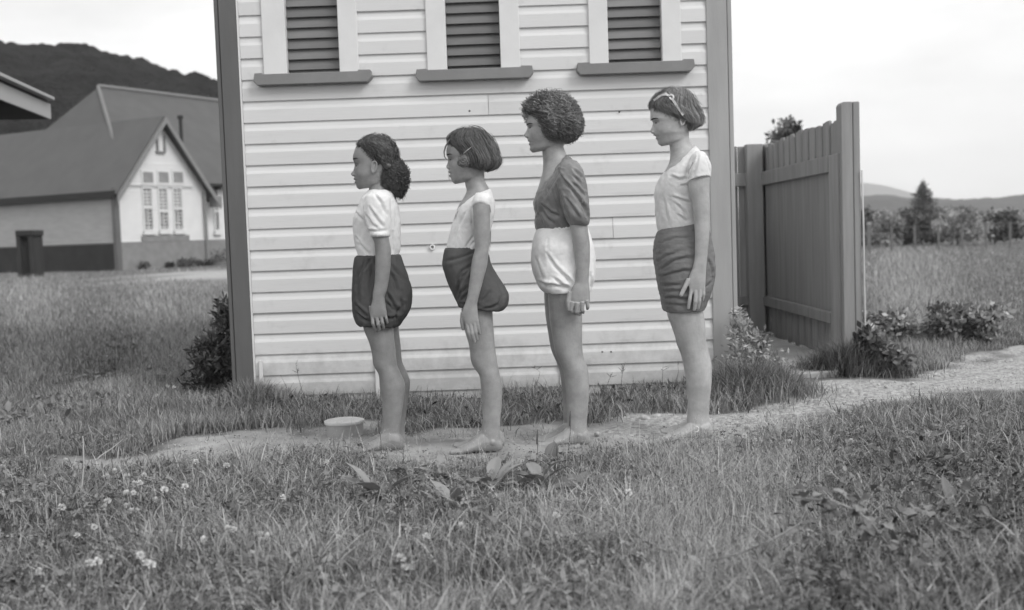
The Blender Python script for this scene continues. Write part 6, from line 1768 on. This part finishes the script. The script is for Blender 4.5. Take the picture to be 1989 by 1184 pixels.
# dark bush hard against the left corner board
b0 = at_z(412, 762, 0.0); b0[1] = 7.05; b0[0] = (418 - PCX) / FPX * 7.05; b0[2] = 0
cs = [((b0[0] + dx, b0[1] + dy, z), (rx, .16, rz), 1) for dx, dy, z, rx, rz in ((.03, 0, .16, .16, .16), (.05, .03, .36, .13, .16), (-.06, .02, .24, .12, .14), (.08, .0, .50, .08, .12), (-.02, -.06, .10, .20, .10))]
shrub('dark_bush', 'dark bush growing against the left corner board of the white building', 'bush', b0, [dict(n=2600, centres=cs, size=.055, tint_m=.35, tint_s=.25, shape=.28, up=.5, seed=1)], M_darkleaf, stems_to(b0, [(b0[0] + .05, b0[1], .5), (b0[0] - .05, b0[1], .35), (b0[0] + .1, b0[1], .4)]))
# pale leaved weed and grass at the right corner board
b0 = np.array([(1470 - PCX) / FPX * 6.42, 6.42, 0.0])
cs = [((b0[0] + dx, b0[1] + dy, z), (rx, .13, rz), w_) for dx, dy, z, rx, rz, w_ in ((-.02, 0, .10, .20, .09, 1.2), (-.06, .02, .22, .14, .09, 1), (-.09, .03, .34, .08, .09, .5), (.07, .0, .15, .12, .09, .9), (-.10, .03, .44, .04, .06, .2), (.02, .02, .30, .06, .06, .3))]
shrub('flowering_weed', 'bushy pale leaved weed at the right corner of the white building', 'weed', b0, [dict(n=2000, centres=cs, size=.036, tint_m=.42, tint_s=.28, shape=.42, up=.3, seed=2)], M_paleleaf, stems_to(b0, [(b0[0] - .1, b0[1] + .03, .46), (b0[0] - .04, b0[1], .3), (b0[0] + .08, b0[1], .22), (b0[0] + .02, b0[1], .33)]), .003)
def tuft(label, cx, Y, n, rx, ry, h0, tm, m=M_grass, name='grass_tuft', wd=(.003, .0065)):
    xy = np.stack([(cx - PCX) / FPX * Y + RNG.normal(0, rx, n), Y + RNG.normal(0, ry, n)], 1)
    r_ = np.hypot((xy[:, 0] - (cx - PCX) / FPX * Y) / rx, (xy[:, 1] - Y) / ry)
    V, q, t, ti = blade_arrays(with_z(xy), h0 * RNG.uniform(.5, 1.25, n) * np.clip(1.25 - .35 * r_, .3, 1.2), RNG.uniform(*wd, n), RNG.beta(2, 2, n) * 1.2, RNG.uniform(0, 6.28, n), np.clip(RNG.normal(tm, .2, n), 0, 1), 4)
    o = link(name, raw_mesh(name, V, quads=q, tris=t, tint=ti), m, kind=None)
    return tag(o, label, 'grass tuft')
tuft('long grass tuft spreading at the foot of the right corner board', 1460, 6.25, 3600, .17, .16, .19, .30)
tuft('dark grass tuft round the foot of the fence end post', 1655, 7.02, 3200, .17, .08, .21, .12)
tuft('grass tuft at the foot of the left corner board', 478, 6.45, 1800, .12, .12, .15, .35)
b0 = np.array([(1722 - PCX) / FPX * 7.0, 7.0, 0.0])
cs = [((b0[0] + dx, b0[1] + dy, z), (rx, .10, rz), 1) for dx, dy, z, rx, rz in ((-.08, 0, .13, .09, .09), (.04, 0, .09, .12, .07), (-.12, .03, .22, .06, .07))]
shrub('broadleaf_weed', 'leafy weed clump to the right of the fence end post', 'weed', b0, [dict(n=900, centres=cs, size=.05, tint_m=.45, tint_s=.3, shape=.55, up=.2, seed=3)], M_darkleaf, stems_to(b0, [(b0[0] - .08, b0[1], .2), (b0[0] + .05, b0[1], .12)]), .003)
for k, (px, w_, lab) in enumerate(((1735, .26, 'left'), (1800, .30, 'middle'), (1870, .32, 'right'))):
    b0 = np.array([(px - PCX) / FPX * 8.6, 8.6, 0.0])
    cs = [((b0[0] + RNG.uniform(-w_, w_) * .7, b0[1] + RNG.uniform(-.15, .15), RNG.uniform(.06, .24)), (.11, .11, .08), 1) for _ in range(8)]
    shrub('broadleaf_weed', {'left': 'knee high leafy weed nearest the fence, beyond the gravel', 'middle': 'knee high leafy weed second from the fence, beyond the gravel', 'right': 'knee high leafy weed at the right edge of the picture, beyond the gravel'}[lab], 'weed', b0, [dict(n=1500, centres=cs, size=.052, tint_m=.40, tint_s=.3, shape=.55, up=.3, seed=5 + k)], M_paleleaf, stems_to(b0, [(b0[0], b0[1], .25), (b0[0] - .1, b0[1], .2)]), .004, 'leafy weeds beyond the gravel')
# weeds along the foot of the school gable
for k, (u, s_) in enumerate(((1.15, .30), (2.6, .22), (3.55, .42), (4.2, .25), (5.0, .30), (6.0, .75))):
    p = S(u, -.35, 0)
    cs = [((p[0] + RNG.normal(0, s_ * .5), p[1] + RNG.normal(0, .1), s_ * .45), (s_ * .7, s_ * .6, s_ * .5), 1) for _ in range(4)]
    wlab = ['left corner', 'left window', 'middle window', 'right window', 'downpipe', 'beyond the downpipe'][k]
    shrub('wall_weed', 'low dark weed at the foot of the hall wall under the ' + wlab, 'weed', p, [dict(n=260, centres=cs, size=.14, tint_m=.35, tint_s=.3, shape=.5, up=.4, seed=30 + k)], M_darkleaf, stems_to(p, [(p[0], p[1], s_ * .6)]), .01, 'weeds along the hall wall')

# ------------------------------------------------------------------ trees and paddock on the right
def tree(label, px, Y, base_h, top_y, width_px, n, m, seed, size, group=None, clumps=14, name='tree', trunk_r=.12, squash=1.0):
    x = (px - PCX) / FPX * Y
    top = at_y(px, top_y, Y)[2]; W_ = width_px / FPX * Y / 2
    r = np.random.default_rng(seed)
    cs = []
    for _ in range(clumps):
        a = r.uniform(0, 6.28); t = r.uniform(0, 1) if name != 'bush' else r.uniform(-.12, .9); rr = W_ * math.sqrt(r.uniform(0, 1)) * .8 * (1 - .55 * t ** 2)
        z = base_h + (top - base_h) * (.15 + .75 * t)
        cs.append(((x + rr * math.cos(a), Y + rr * math.sin(a), z), (W_ * .36, W_ * .36, (top - base_h) * .18 * squash), 1))
    st = [[(x, Y, 0), (x + .02, Y, base_h + (top - base_h) * .3), (x, Y, base_h + (top - base_h) * .75)]] + [[(x, Y, base_h * .6), ((x + c[0][0]) / 2, (Y + c[0][1]) / 2, (base_h + c[0][2]) / 2), c[0]] for c in cs[:6]]
    t = thing(name, label, 'tree' if name != 'bush' else 'bush', (x, Y, 0), group)
    V, q, ti = leaf_cloud(n, cs, size, .45, .25, .55, .1, seed)
    link('crown', raw_mesh('crown', V - np.array((x, Y, 0)), quads=q, tint=ti), m, t, (x, Y, 0))
    MB().tube(st[0], [trunk_r, trunk_r * .8, trunk_r * .4], 8).build('trunk', M_bark, t, smooth=True)
    for s_ in st[1:]:
        MB().tube(s_, [trunk_r * .4, trunk_r * .3, trunk_r * .12], 6).build('limb', M_bark, t, smooth=True)
    return t
tree('loose leaved tree showing just above the top of the screen fence', 1533, 30, 1.6, 234, 100, 1500, M_darkleaf, 61, .16, None, 12, trunk_r=.11)
BL = [(1694, 47, 392, 62, 'bush just beyond the end post of the screen fence'), (1726, 42, 412, 66, 'second bush from the end post, on the paddock line'), (1765, 45, 408, 74, 'rounded bush left of the dark conifer'), (1812, 44, 414, 80, 'broad bush right below the dark conifer'), (1862, 41, 402, 80, 'bush near the right edge of the paddock line'), (1935, 42, 405, 90, 'bush at the far right end of the paddock line'), (1640, 44, 420, 70, 'bush seen behind the fence end post'), (1715, 75, 398, 70, 'hazy farther bush between the end post and the conifer'), (1775, 80, 402, 60, 'hazy farther bush just left of the conifer'), (1850, 72, 396, 76, 'hazy farther bush right of the conifer'), (1960, 76, 398, 90, 'hazy farther bush at the far right')]
for k, (px, Y, ty, wpx, lab) in enumerate(BL):
    tree(lab, px, Y, .10, ty, wpx * 1.35, 1500, M_paleleaf if k % 3 == 1 else M_darkleaf, 70 + k, .15, 'bushes beyond the paddock', 13, 'bush', .03)
# conifer
cx, cyy = (1797 - PCX) / FPX * 110, 110.0
ctop = at_y(1795, 352, 110)[2]
con = thing('conifer_tree', 'dark pointed conifer rising above the bushes at the right', 'tree', (cx, cyy, 0))
cs = []
for k in range(26):
    t = k / 25; rr = 2.1 * (1 - t) ** .85 + .12; a = k * 2.4
    cs.append(((cx + rr * .55 * math.cos(a), cyy + rr * .55 * math.sin(a), .7 + (ctop - .9) * t), (rr * .55, rr * .55, .34), .3 + (1 - t)))
V, q, ti = leaf_cloud(3600, cs, .30, .3, .2, .35, -.2, 90)
link('crown', raw_mesh('crown', V - np.array((cx, cyy, 0)), quads=q, tint=ti), M_darkleaf, con, (cx, cyy, 0))
MB().tube([(cx, cyy, 0), (cx, cyy, ctop * .6), (cx, cyy, ctop - .1)], [.16, .10, .02], 8).build('trunk', M_bark, con, smooth=True)
# paddock fence
M_post = mat('pale_post', 0.15, rough=0.9)
pf = thing('paddock_fence', 'pale posts and wires of the far paddock fence at the right', 'fence', ((1790 - PCX) / FPX * 36, 36, 0))
pxs_ = [1600, 1645, 1691, 1735, 1780, 1826, 1872, 1918, 1965, 2010]
for k, px in enumerate(pxs_):
    x = (px - PCX) / FPX * 36
    MB().box((x, 36, .42), (.12 if k == 2 else .055, .07, .94 if k == 2 else .84)).build('post', M_post, pf)
for z in (.78,):
    MB().tube([((pxs_[0] - PCX) / FPX * 36, 36, z), ((pxs_[-1] - PCX) / FPX * 36, 36, z)], .008, 4).build('wire', M_post, pf)

# ------------------------------------------------------------------ small things on the ground
c = at_z(664, 851, 0.0); c[1] += .098
n = 40
def lathe(prof, name, m, parent):
    b = MB()
    for r, z in prof:
        for k in range(n):
            w_ = 2 * math.pi * k / n
            jr = r * (1 + .012 * math.sin(3 * w_ + z * 40) + .008 * math.sin(7 * w_))
            b.v.append((c[0] + jr * math.cos(w_), c[1] + jr * math.sin(w_), z))
    for i in range(len(prof) - 1):
        for k in range(n):
            b.f.append((i * n + k, i * n + (k + 1) % n, (i + 1) * n + (k + 1) % n, (i + 1) * n + k))
    b.f.append(tuple(range((len(prof) - 1) * n, len(prof) * n)))
    return b.build(name, m, parent, smooth=False)
dr = thing('drain_collar', 'round concrete drain collar with a pale top beside the trodden path', 'drain', c)
lathe([(.090, -.02), (.091, .03), (.092, .058)], 'collar', M_concrete, dr)
lathe([(.092, .058), (.098, .060), (.0995, .066), (.098, .073), (.090, .0755), (.088, .0745)], 'lid', M_lid, dr)
def stone(px, py, r, label, seed):
    p = at_z(px, py, r * .35)
    b = MB().ball((0, 0, 0), (r, r * .8, r * .6), 12, 8)
    V = [np.array(v) * (1 + .22 * mnoise.noise(Vector(v) * (1.4 / r) + Vector((seed, 0, 0)))) for v in b.v]
    me = raw_mesh('stone', V, faces=b.f, smooth=False)
    o = link('stone', me, M_stone, None, p); o.rotation_euler = (0, 0, seed * 1.3)
    tag(o, label, 'stone', 'loose stones')
stone(831, 843, .015, 'rounded pale stone on the earth left of the feet of the second person', 1)
stone(1252, 812, .030, 'flat pale stone at the wall grass between the third and fourth persons', 2)
stone(1276, 808, .024, 'pale stone just behind the shins of the fourth person', 3)
stone(1160, 842, .018, 'small stone beside the heel of the third person', 4)
stone(655, 1088, .042, 'large flat pale stone half sunk in the grass at the bottom', 5)
stone(1120, 868, .014, 'pebble at the edge of the turf below the third person', 6)
for k in range(24):
    x, y = RNG.uniform(1390, 1880), 0
    p_ = None
    for _ in range(20):
        y = RNG.uniform(690, 865)
        q_ = at_z(x, y, 0)
        if poly_dist(np.array([q_[0]]), np.array([q_[1]]), GRAVEL)[0] > .05: p_ = q_; break
    if p_ is not None:
        stone(x, y, RNG.uniform(.008, .018), 'small loose pebble on the gravel path', 10 + k)
# grit and clods trodden into the earth
n = 3800
xy = np.stack([RNG.uniform(-3.0, 3.4, n * 5), RNG.uniform(4.4, 7.8, n * 5)], 1)
xy = xy[(poly_dist(xy[:, 0], xy[:, 1], DIRT) > -.03) & ~inside_shed(xy)][:n]; n = len(xy)
sz = .0025 + .006 * RNG.beta(1.2, 4, n)
P = with_z(xy, -.001)
o6 = np.array([[1, 0, 0], [0, 1, 0], [-1, 0, 0], [0, -1, 0], [0, 0, .8], [0, 0, -.5]])
V = (P[:, None] + o6[None] * sz[:, None, None] * RNG.uniform(.6, 1.3, (n, 6, 1))).reshape(-1, 3)
T6 = np.array([[0, 1, 4], [1, 2, 4], [2, 3, 4], [3, 0, 4], [1, 0, 5], [2, 1, 5], [3, 2, 5], [0, 3, 5]])
tag(link('grit', raw_mesh('grit', V, tris=(np.arange(n) * 6)[:, None, None].repeat(8, 1).repeat(3, 2).reshape(-1, 3) + np.tile(T6, (n, 1)), tint=np.repeat(RNG.uniform(0, 1, n), 6)), leaf_mat('grit', .16, .55, 0.0, .9), kind='stuff'))
# stalks
def stalk(pts, r, label, cat='stalk', m=M_straw, seeds=0):
    P = [np.array(p) for p in pts]
    b = MB().tube(P, [r * (1 - .6 * i / (len(P) - 1)) for i in range(len(P))], 5)
    for i in range(seeds):
        t = RNG.uniform(.62, 1.0); k = t * (len(P) - 1); j = min(int(k), len(P) - 2); o_ = P[j] * (1 - k + j) + P[j + 1] * (k - j)
        e = o_ + np.array([RNG.normal(0, .018), RNG.normal(0, .012), RNG.uniform(.004, .03)])
        b.tube([o_, (o_ + e) / 2, e], [.0007, .0020, .0006], 4)
    o = b.build('dry_stalk' if m is M_straw else 'seed_stalk', m, None, smooth=True, tint=np.full(len(b.v), .6))
    return tag(o, label, cat)
a = at_z(158, 985, 0)
stalk([a, at_y(159, 945, a[1]), at_y(163, 905, a[1] + .02), at_y(161, 846, a[1] + .03)], .0045, 'tall pale upright stalk in the grass at the left')
a = at_z(180, 900, .03)
stalk([a, at_y(195, 885, a[1] + .05), at_y(218, 870, a[1] + .1), at_y(240, 852, a[1] + .15)], .0036, 'pale slanting straw right of the tall upright stalk')
a = at_z(217, 932, .03)
stalk([a, at_y(235, 915, a[1] + .05), at_y(262, 897, a[1] + .1)], .003, 'short pale slanting straw above the clover flowers')
Yw = WY - .14
for k, (pts, sd, lab) in enumerate((([(590, 772), (583, 745), (578, 725), (574, 705)], 7, 'thin seeding grass stalk before the wall left of the first person'), ([(560, 772), (556, 750), (545, 728)], 0, 'bare thin stalk before the wall near the left corner board'), ([(1206, 752), (1208, 730), (1212, 712)], 12, 'feathery seed stalk before the wall between the third and fourth persons'), ([(1178, 752), (1184, 735), (1190, 722)], 5, 'short seed stalk left of the feathery one before the wall'), ([(1040, 752), (1046, 735), (1049, 722), (1036, 712)], 3, 'dark bent stalk before the wall left of the third person'), ([(1286, 748), (1287, 725), (1288, 705)], 3, 'upright stalk before the wall behind the fourth person'), ([(1312, 745), (1318, 722), (1316, 700)], 3, 'upright stalk touching the shin of the fourth person'))):
    stalk([at_y(x, y, Yw) for x, y in pts], .0018, lab, 'stalk', M_darkleaf, sd)
